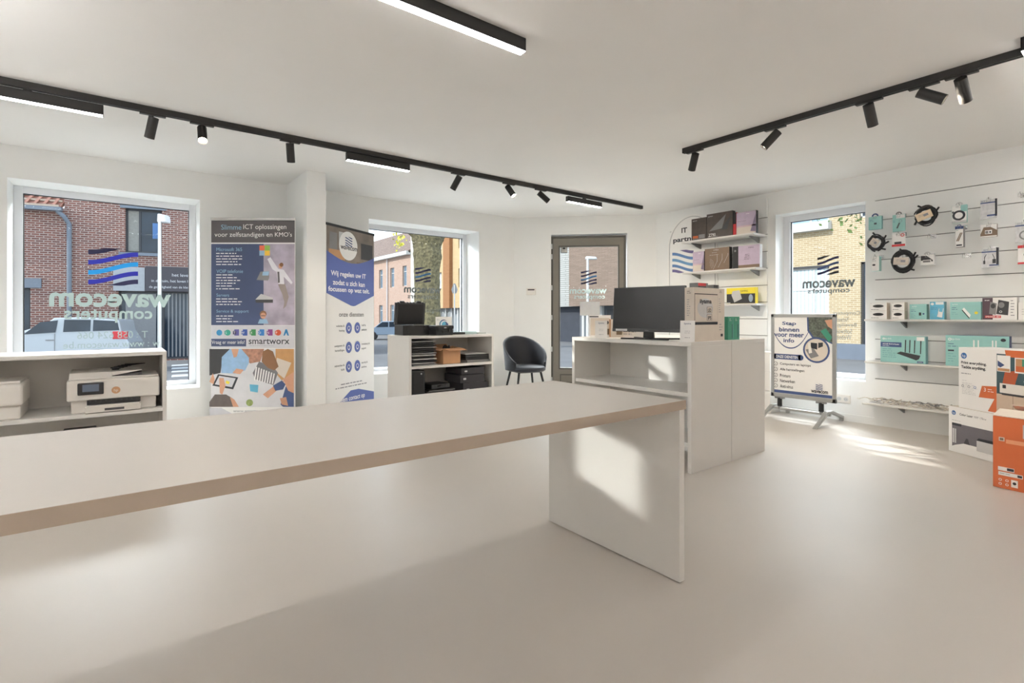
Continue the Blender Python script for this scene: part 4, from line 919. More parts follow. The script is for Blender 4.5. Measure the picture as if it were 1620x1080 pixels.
def p_spk(m, w_, h_):
    m.rect(.001, .001, w_*.31, h_-.001, mat('maroon_print', (78, 60, 70), .5), 0, 2); m.txt('trust', w_*.07, h_*.86, h_*.06, PAPER, 0, 3, bold=.02)
    for u_, v_, a_, b_ in ((.30, .52, .1, .6), (.58, .55, .17, .7)): m.poly([(w_*(u_-a_), h_*(v_-b_*.42)), (w_*(u_+a_), h_*(v_-b_*.5)), (w_*(u_+a_+.03), h_*(v_+b_*.36)), (w_*(u_-a_*.6), h_*(v_+b_*.5))], PGR if a_ < .15 else PDK, 0, 4)
    m.disc(w_*.32, h_*.62, w_*.07, PDK, 0, 5, b=h_*.11).disc(w_*.56, h_*.66, w_*.09, PGR, 0, 5, b=h_*.13).ring(w_*.54, h_*.36, .006, .009, PAPER, 0, 5)
    m.rect(w_*.08, h_*.08, w_*.55, h_*.19, REDP, 0, 6); m.fit('SPEAKER SET', w_*.1, h_*.105, w_*.53, h_*.165, PAPER, 0, 7, bold=.02); m.lines(w_*.82, h_*.85, w_*.12, 6, h_*.13, GREYINK, 0, 3)
sbox('speaker_box', 'white and maroon box with a dark speaker pair photo on the upper long shelf', 1554, 470.5, 1609, 504.8, zt, .10, PAPER, PAPER, X1-.02, p_spk, gs)
sbox('white_box', 'plain white box at the right edge of the upper long shelf', 1611, 478, 1640, 504.8, zt, .10, PAPER, PAPER, X1-.02, lambda m, w_, h_: m.lines(.02, h_*.6, w_*.6, 3, .02, PALEINK, 0, 2), gs)
zt = .6555
def p_rt(m, w_, h_):
    m.txt('tp-link', w_*.10, h_*.87, h_*.06, PAPER, 0, 2); m.ring(w_*.075, h_*.89, .004, .009, PAPER, 0, 2); m.rect(.001, h_*.58, w_*.48, h_*.76, BLUED, 0, 2); m.fit('AX1500 Wi-Fi 6 Router', w_*.05, h_*.66, w_*.43, h_*.72, PAPER, 0, 3, bold=.01); m.lines(w_*.05, h_*.62, w_*.26, 1, .012, PAPER, 0, 3)
    m.lines(w_*.05, h_*.5, w_*.33, 5, h_*.075, TEALD, 0, 2, t=.3)
    m.poly([(w_*.37, h_*.35), (w_*.46, h_*.42), (w_*.89, h_*.30), (w_*.86, h_*.17), (w_*.8, h_*.12)], PDK, 0, 4)
    for k, s_ in ((.55, 0), (.645, -.01), (.75, -.02), (.88, -.04)): m.poly([(w_*k, h_*(.40+s_)), (w_*(k+.022), h_*(.40+s_)), (w_*(k+.034), h_*(.86+s_*.3)), (w_*(k+.008), h_*(.86+s_*.3))], PDK, 0, 4)
    m.rect(w_*.81, h_*.84, w_*.975, h_*.98, PAPER, 0, 5); m.rect(w_*.82, h_*.03, w_*.95, h_*.09, BLUED, 0, 5); m.fit('OneMesh', w_*.84, h_*.045, w_*.93, h_*.075, PAPER, 0, 6)
sbox('router_box', 'teal router box with a black four-antenna router photo on the middle long shelf', 1393, 531.5, 1464.5, 575, zt, .07, TEALD, TEAL, X1, p_rt)
def p_rt2(m, w_, h_):
    m.txt('tp-link', w_*.10, h_*.85, h_*.06, PAPER, 0, 2); m.ring(w_*.07, h_*.87, .006, .012, PAPER, 0, 2); m.lines(w_*.04, h_*.72, w_*.18, 2, h_*.075, BLUED, 0, 2); m.rect(w_*.04, h_*.48, w_*.14, h_*.53, INK, 0, 2); m.lines(w_*.04, h_*.4, w_*.15, 4, h_*.08, TEALD, 0, 2)
    for k in (.45, .52, .74, .79): m.rect(w_*k, h_*.5, w_*(k+.022), h_*.86, PAPER, 0, 3)
    m.poly([(w_*.40, h_*.25), (w_*.85, h_*.25), (w_*.88, h_*.5), (w_*.38, h_*.5)], PAPER, 0, 4); m.disc(w_*.91, h_*.88, w_*.04, INK, 0, 3, b=h_*.05)
sbox('router_box', 'large teal router box with white antennas partly hidden by the tall white carton', 1496, 531, 1597, 577, zt, .09, BLUED, TEAL, X1, p_rt2)
# loose cables on the lowest shelf
r = thing('cable_pile', 'tangled off-white network cables lying on the lowest long shelf', 'cables', (5.92, 1.5, .246), kind='stuff'); m = MB(); rr = random.Random(11)
CBL = mat('off_white_cable', (204, 196, 184), .55, vary=.05)
for k in range(26):
    cy = rr.uniform(1.28, 1.80) if k > 6 else rr.uniform(1.1, 1.9); ln = rr.uniform(.10, .28); zz0 = rr.uniform(.251, .285); ph = rr.uniform(0, 6)
    m.tube([(5.93+.05*math.sin(ph+i*.8), cy-ln/2+ln*i/11, zz0+.012*math.sin(ph+i*1.3)+.004) for i in range(12)], .0035, CBL if k % 5 else PGR, seg=5)
m.build('cable_strands', r, world=True)
m = MB().box(5.85, 1.80, .246, 5.95, 1.90, .25, mat('clear_bag', (232, 232, 236), .15)); m.prism([(5.86, 1.9, .25), (5.94, 1.9, .25), (5.93, 1.80, .268), (5.87, 1.81, .262)], (0, 0, .003), mat('clear_bag', (232, 232, 236), .15)); m.build('plastic_bag', r, world=True)
# ---------------- hooks and hanging goods
XW = 6.03
def hook(y_, z_, L=.15, lab=None, empty=True):
    r = thing('display_hook', lab, 'hook', (XW, y_, z_), -math.pi/2, 'display hooks on the right slat wall')
    MB().box(-.02, -.004, -.018, .02, -.001, .018, CHR).build('hook_plate', r)
    MB().tube([(0, -.003, 0), (0, -L+.01, -.004), (0, -L, .012)], .003, CHR, seg=6).build('hook_prong', r)
    MB().tube([(-.012, -L*.9, .004), (-.012, -L-.005, -.03), (.012, -L-.005, -.03), (.012, -L*.9, .004)], .0015, CHR, seg=5).build('price_holder', r)
    return r
def hung(px0, py0, px1, py1, X):
    a = onx(px0, py1, X); b = onx(px1, py0, X); return a.y, a.z, a.y-b.y, b.z-a.z
def hpack(name, label, cat, px0, py0, px1, py1, X, dep, mside, mfront, prints=None, tabm=None, hooklab=None, poly=None):
    y0_, z0_, w_, h_ = hung(px0, py0, px1, py1, X); r = thing(name, label, cat, (X, y0_, z0_), -math.pi/2)
    MB().box(0, 0, 0, w_, dep, h_, mside).rect(.001, .001, w_-.001, h_-.001, mfront, 0, 1).build('package', r, bevel=.0008)
    if tabm: m = MB(); m.ring(w_*.5, h_+.002, w_*.14, w_*.26, tabm, .001, 0, t0=0, t1=180, seg=12); m.add([(w_*.5-w_*.26, .001, h_), (w_*.5+w_*.26, .001, h_), (w_*.5+w_*.26, .003, h_), (w_*.5-w_*.26, .003, h_)], [(0, 1, 2, 3)], tabm); m.build('hang_tab', r)
    if prints: m = MB(); prints(m, w_, h_); m.build('front_print', r)
    hook(y0_-w_*.5, z0_+h_+.006, XW-X+.01, hooklab or 'chrome display hook holding the '+label.split(',')[0][:40].split(' hanging')[0])
    return r
def pt1(m, w_, h_): m.rect(w_*.42, h_*.38, w_*.62, h_*.52, INK, 0, 2); m.lines(.01, h_*.75, w_*.4, 2, h_*.1, BLUED, 0, 2)
hpack('adapter_pack', 'square teal adapter pack hanging at the upper left of the slat wall', 'package', 1374, 341, 1395, 364, 5.90, .03, TEALD, TEAL, pt1, BLUED)
def pt2(m, w_, h_): m.rect(w_*.3, h_*.78, w_-.002, h_-.002, PAPER, 0, 2); m.poly([(w_*.3, h_*.2), (w_*.42, h_*.18), (w_*.62, h_*.5), (w_*.5, h_*.52)], PDK, 0, 2); m.ring(w_*.64, h_*.62, w_*.1, w_*.13, PGR, 0, 3); m.lines(.006, h_*.65, w_*.2, 2, h_*.08, BLUED, 0, 2)
hpack('usb_pack', 'teal card pack with a key-ring stick hanging second from the left', 'package', 1412, 338, 1432, 367, 5.88, .01, TEALD, TEAL, pt2, PGR)
def pt3(m, w_, h_): m.rect(w_*.2, h_*.18, w_*.72, h_*.36, INK, 0, 2); m.rect(0, 0, w_, h_*.16, REDP, 0, 3); m.ring(w_*.8, h_*.85, w_*.09, w_*.15, REDP, 0, 3); m.lines(w_*.3, h_*.93, w_*.25, 1, .01, INK, 0, 2)
hpack('usb_pack', 'white and red card pack hanging under the teal key-ring pack', 'package', 1411, 368, 1432, 390.5, 5.87, .01, PAPER, PAPER, pt3)
def pt4(m, w_, h_): m.lines(w_*.15, h_*.8, w_*.5, 2, h_*.1, GREYINK, 0, 2); m.disc(w_*.35, h_*.42, w_*.2, INK, 0, 2, b=h_*.06)
hpack('adapter_pack', 'white-fronted teal box hanging low at the left of the slat wall', 'package', 1378, 405, 1391, 429, 5.86, .06, TEAL, PAPER, pt4)
def pt5(m, w_, h_): m.poly([(.002, h_*.45), (.002, h_*.92), (w_*.45, h_*.9), (w_*.9, h_*.45), (w_*.9, h_*.3)], PDK, 0, 2); m.rect(w_*.16, h_*.22, w_*.78, h_*.5, PAPER, 0, 3); m.rect(w_*.18, h_*.25, w_*.72, h_*.44, PGR, 0, 4)
hpack('cable_pack', 'white box with a dark cable photo hanging right of the big black coil', 'package', 1456.5, 402, 1478, 419.5, 5.87, .035, PLG, PAPER, pt5, PLG)
def pt6(m, w_, h_): m.rect(w_*.6, h_*.62, w_, h_, TEAL, 0, 2); m.ring(w_*.48, h_*.42, w_*.27, w_*.43, INK, 0, 3); m.rect(0, 0, w_, h_*.12, PLG, 0, 3); m.rect(w_*.5, h_*.13, w_*.6, h_*.17, INK, 0, 4); m.ring(w_*.1, h_*.62, w_*.02, w_*.08, INK, 0, 4); m.txt('UTP', w_*.28, h_*.9, h_*.07, INK, 0, 3)
hpack('network_cable_pack', 'white and teal pack with a round black cable in its middle', 'package', 1505.5, 323, 1529.5, 353.5, 5.88, .03, TEAL, PAPER, pt6, PLG)
def pt7(m, w_, h_):
    m.rect(0, h_*.86, w_, h_, BLUED, 0, 2)
    for k in (0, .18): m.poly([(w_*(.15+k), h_*.3), (w_*(.25+k), h_*.26), (w_*(.72+k), h_*.66), (w_*(.64+k), h_*.7)], BROWNB, 0, 2)
    m.rect(w_*.15, h_*.05, w_*.85, h_*.12, INK, 0, 2); m.lines(.005, h_*.8, w_*.5, 1, .01, GREEN, 0, 2)
hpack('stylus_box', 'tall white box with two slanted pens hanging under the round cable pack', 'package', 1511, 357, 1524, 391, 5.85, .06, PGR, PAPER, pt7, BLUED)
BAG = mat('glossy_clear_bag', (206, 206, 208), .18, vary=.12, scale=40)
def pt8(m, w_, h_): m.rect(0, h_*.82, w_, h_*.97, PLG, 0, 2); m.rect(0, h_*.80, w_, h_*.86, BLUED, 0, 3); m.txt('ACT', w_*.03, h_*.89, h_*.06, BLUED, 0, 3, bold=.02); m.txt('ICT', w_*.35, h_*.89, h_*.06, GREYINK, 0, 3); m.rect(w_*.88, h_*.1, w_, h_, INK, 0, 4); m.rect(w_*.4, h_*.12, w_, h_*.2, BLUED, 0, 4)
hpack('cable_bag', 'clear bag with blue header hanging at the top of the third column', 'package', 1551, 313.5, 1577.5, 347, 5.86, .012, BAG, BAG, pt8)
def pt9(m, w_, h_): m.poly([(0, h_*.25), (w_*.2, h_*.8), (w_*.6, h_*.8), (w_, h_*.5), (w_, h_*.1), (0, h_*.1)], BROWNB, 0, 2); m.rect(w_*.28, h_*.25, w_*.7, h_*.55, PAPER, 0, 3); m.rect(w_*.3, h_*.28, w_*.48, h_*.5, PGR, 0, 4); m.rect(w_*.54, h_*.32, w_*.64, h_*.46, INK, 0, 4); m.txt('LOGI', w_*.35, h_*.88, h_*.06, INK, 0, 3)
hpack('connector_pack', 'white and brown connector pack hanging in the middle of the third column', 'package', 1551, 353.5, 1577.5, 376, 5.86, .02, BROWNB, PAPER, pt9)
def pt10(m, w_, h_):
    m.rect(0, h_*.82, w_, h_*.98, PLG, 0, 2); m.rect(0, h_*.77, w_, h_*.83, BLUED, 0, 3); m.txt('ACT', w_*.1, h_*.87, h_*.06, BLUED, 0, 3, bold=.02)
    m.poly([(w_*.15, h_*.3), (w_*.18, h_*.3), (w_*.2, h_*.52), (w_*.3, h_*.68), (w_*.27, h_*.68), (w_*.16, h_*.55)], INK, 0, 3); m.poly([(w_*.62, h_*.68), (w_*.66, h_*.68), (w_*.76, h_*.5), (w_*.76, h_*.35), (w_*.73, h_*.35), (w_*.72, h_*.5)], INK, 0, 3)
    m.rect(w_*.1, h_*.18, w_*.22, h_*.36, PDK, 0, 4).rect(w_*.64, h_*.2, w_*.84, h_*.42, PDK, 0, 4).rect(w_*.86, h_*.1, w_, h_, INK, 0, 4).rect(w_*.45, h_*.08, w_, h_*.14, BLUED, 0, 5)
hpack('cable_bag', 'clear bag with two black plugs hanging lowest in the third column', 'package', 1553, 391, 1580, 423.5, 5.86, .012, BAG, BAG, pt10)
def pt11(m, w_, h_): m.rect(0, h_*.84, w_, h_, PLG, 0, 2); m.rect(0, h_*.8, w_, h_*.86, BLUED, 0, 3); m.txt('ACT', w_*.1, h_*.9, h_*.05, BLUED, 0, 3); m.ring(w_*.6, h_*.35, w_*.28, w_*.38, PGR, 0, 3)
hpack('cable_bag', 'clear bag with a grey coiled cable cut by the right edge of the photo', 'package', 1606, 349.5, 1634, 384, 5.86, .012, BAG, BAG, pt11)
def pt12(m, w_, h_): m.rect(0, h_*.85, w_, h_, REDP, 0, 2); m.rect(0, 0, w_, h_*.1, REDP, 0, 2); m.rect(w_*.4, h_*.45, w_*.6, h_*.55, INK, 0, 2)
hpack('usb_pack', 'red-topped white pack at the right edge of the photo', 'package', 1610, 386.5, 1634, 418, 5.86, .012, PAPER, PAPER, pt12)
def coil(label, cx, cy, rpx, X, tagpx, seed, tagm=CARDW):
    c = onx(cx, cy, X); R0 = rpx/FPX*(c.x*SA+c.y*CA); r = thing('cable_coil', label, 'cable', tuple(c), -math.pi/2)
    m = MB(); rr = random.Random(seed)
    for k in range(13):
        R1 = R0*rr.uniform(.62, .98); ph = rr.uniform(0, 6); ex = rr.uniform(.85, 1.1); tl = rr.uniform(-.008, .008); n = 20
        m.tube([(R1*ex*math.cos(ph+i*.31), -.02+.035*rr.random()*0+.012*math.sin(i*.5+k)+tl, R1/ex*math.sin(ph+i*.31)) for i in range(n)], .0055, PBLK if k % 4 else PDK, seg=6)
    m.build('coiled_cable', r)
    for k in range(4):
        a_ = rr.uniform(0, 6.28); p_ = Vector((R0*.95*math.cos(a_), -.02, R0*.95*math.sin(a_))); MB().cyl(p_, p_+Vector((.035*math.cos(a_+.6), -.005, .035*math.sin(a_+.6))), .008, PBLK, seg=8).build('plug', r)
    tw, th_, ta = tagpx; m = MB(); m.T = Matrix.Rotation(ta, 4, 'Y'); m.box(-tw/2-R0*.1, -.048, -th_/2, tw/2-R0*.1, -.042, th_/2, tagm).rect(-tw*.1, -.01, tw*.2, .012, GREYINK, -.048, 1).lines(-tw*.4, th_*.2, tw*.5, 2, .012, GREYINK, -.048, 1); m.build('label_card', r)
    hook(c.y, c.z+R0*.72, XW-X-.005, 'chrome display hook holding the '+label[:28].strip())
coil('black cable coil with a tilted white card at the left edge of the slat wall', 1387, 384.5, 13, 5.90, (.07, .07, .6), 31)
coil('big black cable coil with a white card, lowest of the three coils', 1430, 413.5, 16.5, 5.90, (.12, .07, .1), 32)
coil('black cable coil with a cream card hanging highest on the slat wall', 1466, 341, 15, 5.88, (.12, .07, -.35), 33, mat('cream_card', (226, 206, 178), .7))
for (a, b, lab) in ((1477, 374, 'empty chrome display hook under the highest cable coil'), (1532, 404, 'empty chrome display hook under the slanted pens box'), (1619, 309, 'empty chrome display hook at the top right edge of the slat wall')):
    p = onx(a, b, XW); hook(p.y, p.z, .14, lab)
# ================================================================== PAVEMENT SIGN
FS = Frame((5.70, 2.775), d=(0, -1))
sg = thing('display_sign', 'grey framed swing sign reading Stap binnen voor meer info near the narrow window', 'sign', (5.70, 2.45, 0), -math.pi/2)
q = pxbox(FS, 0, 1219, 496, 1321.5, 633.5); SW = q[2]-q[0]; zb0, zt0 = .222, 1.118
hw = SW/2; m = MB(); fw_ = .035
for a_, b_, c_, d_ in ((-hw, zb0, hw, zb0+fw_+.01), (-hw, zt0-fw_, hw, zt0), (-hw, zb0, -hw+fw_, zt0), (hw-fw_, zb0, hw, zt0)): m.box(a_, -.014, b_, c_, .014, d_, ALU)
m.build('sign_frame', sg, bevel=.004)
MB().box(-hw+.03, -.006, zb0+.03, hw-.03, .006, zt0-.03, PAPER).build('poster_board', sg)
off = 2.775-2.45
def BS(x0, y0, x1, y1): a, b, c, d_ = pxbox(FS, 0, x0, y0, x1, y1); return a-off, b, c-off, d_
m = MB(); y = -.006
ix0, ix1, iz0, iz1 = -hw+fw_, hw-fw_, zb0+fw_+.01, zt0-fw_
for t_, a_, b_, c_, d_ in (('Stap', 1238, 508.5, 1260, 515.5), ('binnen', 1233, 517.5, 1265, 524.5), ('voor meer', 1225.5, 527.5, 1272.5, 533), ('info', 1240, 535, 1257, 541.5)): m.fit(t_, *BS(a_, b_, c_, d_), BLUED, y, 3, bold=.025)
# swoosh under the heading
c0 = FS.px(1250, 500, 0); cu, cv = c0[0]-off, iz1
sw = []
for i in range(19):
    u_ = ix0+(ix1-ix0)*.62*i/18; p_ = (i/18*2-.95); sw.append((u_, BS(1240, 545, 1250, 551)[1]+.17*abs(p_)**2.2))
V = []; F2 = []
for u_, v_ in sw: V += [(u_, y-.0018, v_), (u_, y-.0018, v_+.013)]
for i in range(len(sw)-1): F2.append((2*i, 2*i+2, 2*i+3, 2*i+1))
m.add(V, F2, BLUED)
CIR = mat('print_circuit', (92, 98, 88), .6, vary=.5, scale=60)
q = BS(1276, 502, 1312, 538); m.poly([(ix1-.24, iz1), (ix1, iz1), (ix1, iz1-.27), (ix1-.08, iz1-.23), (ix1-.17, iz1-.24), (ix1-.235, iz1-.14)], BLUED, y, 2)
m.poly([(ix1-.225, iz1), (ix1, iz1), (ix1, iz1-.255), (ix1-.08, iz1-.215), (ix1-.16, iz1-.225), (ix1-.22, iz1-.13)], CIR, y, 3)
m.poly([(ix1-.07, iz1-.03), (ix1, iz1-.02), (ix1, iz1-.12), (ix1-.04, iz1-.09)], SKIN, y, 4).poly([(ix1-.11, iz1-.14), (ix1-.06, iz1-.11), (ix1, iz1-.2), (ix1-.03, iz1-.25)], GREEN, y, 4)
ccu, ccv = BS(1271, 533, 1313.5, 574)[0:2]; q = BS(1271, 533, 1313.5, 574); cu, cv = (q[0]+q[2])/2, (q[1]+q[3])/2; rr0 = (q[2]-q[0])/2
m.disc(cu, cv, rr0, BLUED, y, 5, b=(q[3]-q[1])/2).disc(cu, cv, rr0*.86, CARDW, y, 6, b=(q[3]-q[1])/2*.86)
m.poly([(cu-rr0*.8, cv-.0), (cu-rr0*.2, cv+.02), (cu+rr0*.2, cv-.06), (cu-rr0*.4, cv-.09)], PGR, y, 7).poly([(cu-rr0*.4, cv+.02), (cu+.01, cv+.005), (cu+.01, cv+.07), (cu-rr0*.4, cv+.075)], INK, y, 8).poly([(cu+.02, cv+.02), (cu+rr0*.5, cv+.04), (cu+rr0*.5, cv+.08), (cu+.02, cv+.075)], PDK, y, 8).poly([(cu-rr0*.62, cv+.07), (cu-rr0*.44, cv+.075), (cu-rr0*.3, cv-.03), (cu-rr0*.55, cv-.04)], PWH, y, 8)
q = BS(1225, 560, 1267, 568.5); m.rect(*q, BLUED, y, 3); m.disc(q[0], (q[1]+q[3])/2, (q[3]-q[1])/2, BLUED, y, 3).disc(q[2], (q[1]+q[3])/2, (q[3]-q[1])/2, BLUED, y, 3); m.fit('ONZE DIENSTEN', *BS(1228, 562, 1263, 566.5), PAPER, y, 4, bold=.02)
for i, (t_, xr) in enumerate((('Computers en laptops', 1283), ('Alle herstellingen', 1273), ('Printers', 1251), ('Netwerken', 1258), ('Anti-virus', 1255))):
    q = BS(1234.5, 574.5+i*8.5, xr, 579.3+i*8.6); m.fit(t_, *q, INK, y, 3, bold=.012)
    c_ = BS(1224, 573, 1231.5, 580); cv_ = (q[1]+q[3])/2; m.ring((c_[0]+c_[2])/2, cv_, .017, .021, INK, y, 3)
    cu_ = (c_[0]+c_[2])/2; m.poly([(cu_-.009, cv_+.001), (cu_-.003, cv_-.009), (cu_+.012, cv_+.010), (cu_-.003, cv_-.003)], INK, y, 4)
m.wave(*BS(1291, 607.5, 1302, 617), [BLUED]*5, y, 3); m.fit('wavecom', *BS(1283.5, 617.5, 1310.5, 622), INK, y, 3, bold=.03)
m.rect(ix0, iz0, ix1, iz0+.03, BLUED, y, 3)
m.build('poster_print', sg)
for u_ in (-hw+.09, hw-.14):
    MB().box(u_-.045, -.02, zb0-.018, u_+.045, .02, zb0+.002, PGR).cyl((u_, 0, zb0-.01), (u_, 0, zb0-.10), .024, PBLK, seg=18).cyl((u_, 0, zb0-.105), (u_, 0, zb0-.13), .018, PGR, seg=12).build('spring_mount', sg)
MB().box(-hw+.02, -.016, .085, hw-.05, .016, .112, ALU).build('base_bar', sg, bevel=.006)
for u_ in (-hw+.03, hw-.07):
    m = MB(); w2 = .019
    m.prism([(u_-w2, -.34, .0), (u_-w2, -.30, .0), (u_-w2, -.05, .105), (u_-w2, .0, .115), (u_-w2, .05, .105), (u_-w2, .30, .03), (u_-w2, .30, .0), (u_-w2, .325, .0), (u_-w2, .335, .05), (u_-w2, .06, .135), (u_-w2, -.06, .138)], (2*w2, 0, 0), ALU)
    m.build('foot_rail', sg, bevel=.004)
# ================================================================== CARTONS ON THE FLOOR
def fcarton(label, P, Q, w_, dd, h_, z, ms, mf, prints, flap=None):
    d_ = (Vector(Q)-Vector(P)).normalized(); r = thing('floor_carton', label, 'carton', (P[0], P[1], z+.001), math.atan2(d_.y, d_.x))
    MB().box(0, 0, 0, w_, dd, h_, ms).rect(.001, .001, w_-.001, h_-.001, mf, 0, 1).build('box_body', r, bevel=.002)
    m = MB(); prints(m, w_, h_); m.build('front_print', r); return r
Pl, Ql = (5.395, 1.184), (5.198, .879)
HPB = mat('round_badge_blue', (42, 104, 172), .5)
def hpb(m, u_, v_, rad, L=3, c1=HPB, c2=PAPER): m.disc(u_, v_, rad, c1, 0, L); m.txt('hp', u_, v_-rad*.45, rad*.95, c2, 0, L+1, align='c', bold=.0)
def pf1(m, w_, h_):
    hpb(m, .045, h_-.05, .018); m.fit('Color Laser', .095, h_-.062, .205, h_-.044, INK, 0, 3, bold=.02); m.fit('MFP 178nw', .215, h_-.062, .31, h_-.046, GREYINK, 0, 3); m.lines(.03, h_-.11, .12, 1, .01, GREYINK, 0, 3)
    m.rect(.03, .045, w_-.002, .232, mat('print_slate', (106, 102, 108), .6), 0, 2); m.poly([(.03, .045), (w_-.002, .045), (w_-.002, .085), (.13, .085), (.06, .06)], PAPER, 0, 3)
    m.rect(.03, .215, .11, .235, INK, 0, 3); m.rect(.035, .075, .05, .19, PLG, 0, 3).rect(.055, .075, .066, .19, PLG, 0, 3).poly([(.13, .085), (.18, .085), (.165, .13), (.15, .13)], PDK, 0, 4).rect(.235, .055, .5, .135, PLG, 0, 4).poly([(.235, .135), (.5, .135), (.48, .16), (.25, .155)], INK, 0, 5)
fcarton('white printer carton with a grey photo, lower of the stacked pair', Pl, Ql, .52, .36, .366, 0, CARDW, PAPER, pf1)
FU = Frame(Pl, Q=Ql); uo = FU.px(1516, 600, 0)[0]
Pu = (FU.P.x+FU.d.x*(uo), FU.P.y+FU.d.y*(uo)); n_ = Vector((-FU.d.y, FU.d.x)); Pu = (Pu[0]+n_.x*.004, Pu[1]+n_.y*.004)
def pf2(m, w_, h_):
    f = lambda a, b: ((a-.0)*.001, h_-(b)*.001)
    hpb(m, .045, h_-.065, .024); m.fit('Print everything.', .022, h_-.135, .225, h_-.108, INK, 0, 3, bold=.03).fit('Tackle anything.', .022, h_-.172, .22, h_-.142, INK, 0, 3, bold=.03); m.lines(.022, h_-.205, .13, 1, .012, GREYINK, 0, 3, t=.5); m.lines(.03, h_-.26, .06, 1, .01, PALEINK, 0, 3)
    for k in range(3): m.ring(.035+k*.05, h_-.305, .007, .010, GREYINK if k < 2 else HPB, 0, 3)
    m.lines(.03, .20, .13, 8, .012, PALEINK, 0, 3)
    m.poly([(.19, h_-.285), (.30, h_-.275), (.30, h_-.37), (.165, h_-.375)], ORANGE, 0, 3).poly([(.285, h_-.37), (.30, h_-.37), (.30, .01), (.235, .01)], ORANGE, 0, 3); m.txt('3', .205, h_-.325, .03, PAPER, 0, 4); m.lines(.235, h_-.305, .05, 2, .016, PAPER, 0, 4)
    m.rect(.30, .004, w_-.002, h_-.03, mat('print_deep_teal', (58, 84, 92), .6), 0, 2); m.rect(.30, .004, w_-.002, .155, mat('print_pale_wood', (200, 180, 160), .6), 0, 3); m.rect(.415, .01, .418, .15, BROWNB, 0, 4)
    m.poly([(.36, h_), (.52, h_), (.49, h_-.05), (.37, h_-.05)], ORANGE, 0, 4).poly([(.36, h_-.16), (.46, h_-.14), (.42, h_-.28), (.34, h_-.26)], mat('print_rust', (176, 86, 52), .6), 0, 3)
    m.rect(.305, h_-.16, .40, h_-.04, PAPER, 0, 5).poly([(.31, h_-.08), (.36, h_-.11), (.33, h_-.13), (.31, h_-.12)], BLUED, 0, 6).rect(.31, h_-.155, .395, h_-.135, CARD, 0, 6).rect(.43, h_-.16, .54, h_-.05, PAPER, 0, 5).rect(.437, h_-.15, .533, h_-.11, ORANGE, 0, 6).rect(.437, h_-.11, .48, h_-.057, CARD, 0, 6).rect(.48, h_-.11, .533, h_-.057, GREEN, 0, 6)
    m.rect(.325, .165, .50, .235, PWH, 0, 6).rect(.34, .15, .49, .165, PDK, 0, 6).rect(.345, .20, .37, .225, INK, 0, 7); m.rect(.52, .15, .55, .24, ORANGE, 0, 6)
    for k in range(7): m.disc(.50+.016*k, .265+.018*((k*37) % 3), .008, PAPER, 0, 7)
hu = FU.px(1516, 549, .004)[1]-.3675
fcarton('tall white and orange printer carton, upper of the stacked pair', Pu, (Pu[0]+FU.d.x, Pu[1]+FU.d.y), .60, .28, hu, .3675, PAPER, PAPER, pf2)
def pf3(m, w_, h_):
    m.rect(.145, h_-.12, .30, h_-.035, PLG, 0, 2); m.lines(.155, h_-.05, .13, 5, .014, GREYINK, 0, 3); m.rect(.03, h_-.155, .058, h_-.13, CARDW, 0, 2).rect(.035, h_-.15, .053, h_-.135, BROWNB, 0, 3); m.rect(.065, h_-.165, .30, h_-.14, mat('pale_orange_print', (226, 160, 120), .6), 0, 2)
    m.rect(.026, .113, .105, .137, PAPER, 0, 2).rect(.07, .117, .103, .134, INK, 0, 3); m.rect(.028, .083, .145, .106, PAPER, 0, 2).rect(.12, .087, .142, .102, INK, 0, 3); m.lines(.035, .095, .08, 1, .012, GREYINK, 0, 3)
    for k in (0, .033):
        for j in (0, .026): m.ring(.037+k, .028+j, .005, .008, PAPER, 0, 2)
    m.rect(.09, .02, .122, .066, PAPER, 0, 2); m.disc(.106, .045, .009, INK, 0, 3); m.lines(.16, .19, .1, 1, .01, BROWNB, 0, 2)
oc = fcarton('orange printer carton with an open pale flap in the lower right corner', (4.484, .762), (4.430, .46), .42, .36, .455, 0, mat('orange_card_side', (194, 98, 54), .55), ORANGE, pf3)
MB().prism([(.0, .0, .457), (.42, .0, .457), (.42, .10, .49), (.0, .10, .49)], (0, 0, .004), CARDW).prism([(.0, .36, .457), (.42, .36, .457), (.42, .27, .50), (.0, .27, .50)], (0, 0, .004), CARDW).build('top_flap', oc)
r = thing('drawer_stack', 'small white stacked drawer unit with dark side between desk and sign', 'drawer unit', (5.80, 2.93, .0)); 
MB().box(0, -.10, .0, .22, .12, .69, PWH).box(-.004, .10, .02, .22, .124, .70, INK).build('unit_body', r, bevel=.002)
for k in range(3):
    dz = MB().box(-.012, -.098, .05+.21*k, 0, .098, .05+.21*k+.2, PWH).build('drawer', r, bevel=.002); MB().box(-.016, -.02, .22+.21*k, -.012, .03, .235+.21*k, INK).build('drawer_grip', dz)
# ================================================================== STREET OUTSIDE
GZ = -.70
ASPH = mat('asphalt', (138, 136, 134), .9, vary=.10, scale=1.2); PAVE = mat('concrete_paving', (188, 186, 180), .9, vary=.06, scale=2)
TACT = mat('road_marking', (236, 236, 232), .8, vary=.05, scale=8)
struct(MB().prism([(-45, 6.5, GZ-.1), (70, 6.5, GZ-.1), (70, 80, GZ-.1), (-45, 80, GZ-.1)], (0, 0, .1), ASPH).prism([(6.4, -25, GZ-.1), (70, -25, GZ-.1), (70, 6.5, GZ-.1), (6.4, 6.5, GZ-.1)], (0, 0, .1), ASPH).build('street_ground'))
struct(MB().prism([(-20, 6.5, GZ), (4.5, 6.5, GZ), (6.5, 4.5, GZ), (6.5, -15, GZ), (9.0, -15, GZ), (9.0, 6.2, GZ), (6.2, 9.0, GZ), (-20, 9.0, GZ)], (0, 0, .06), PAVE).build('street_pavement'))
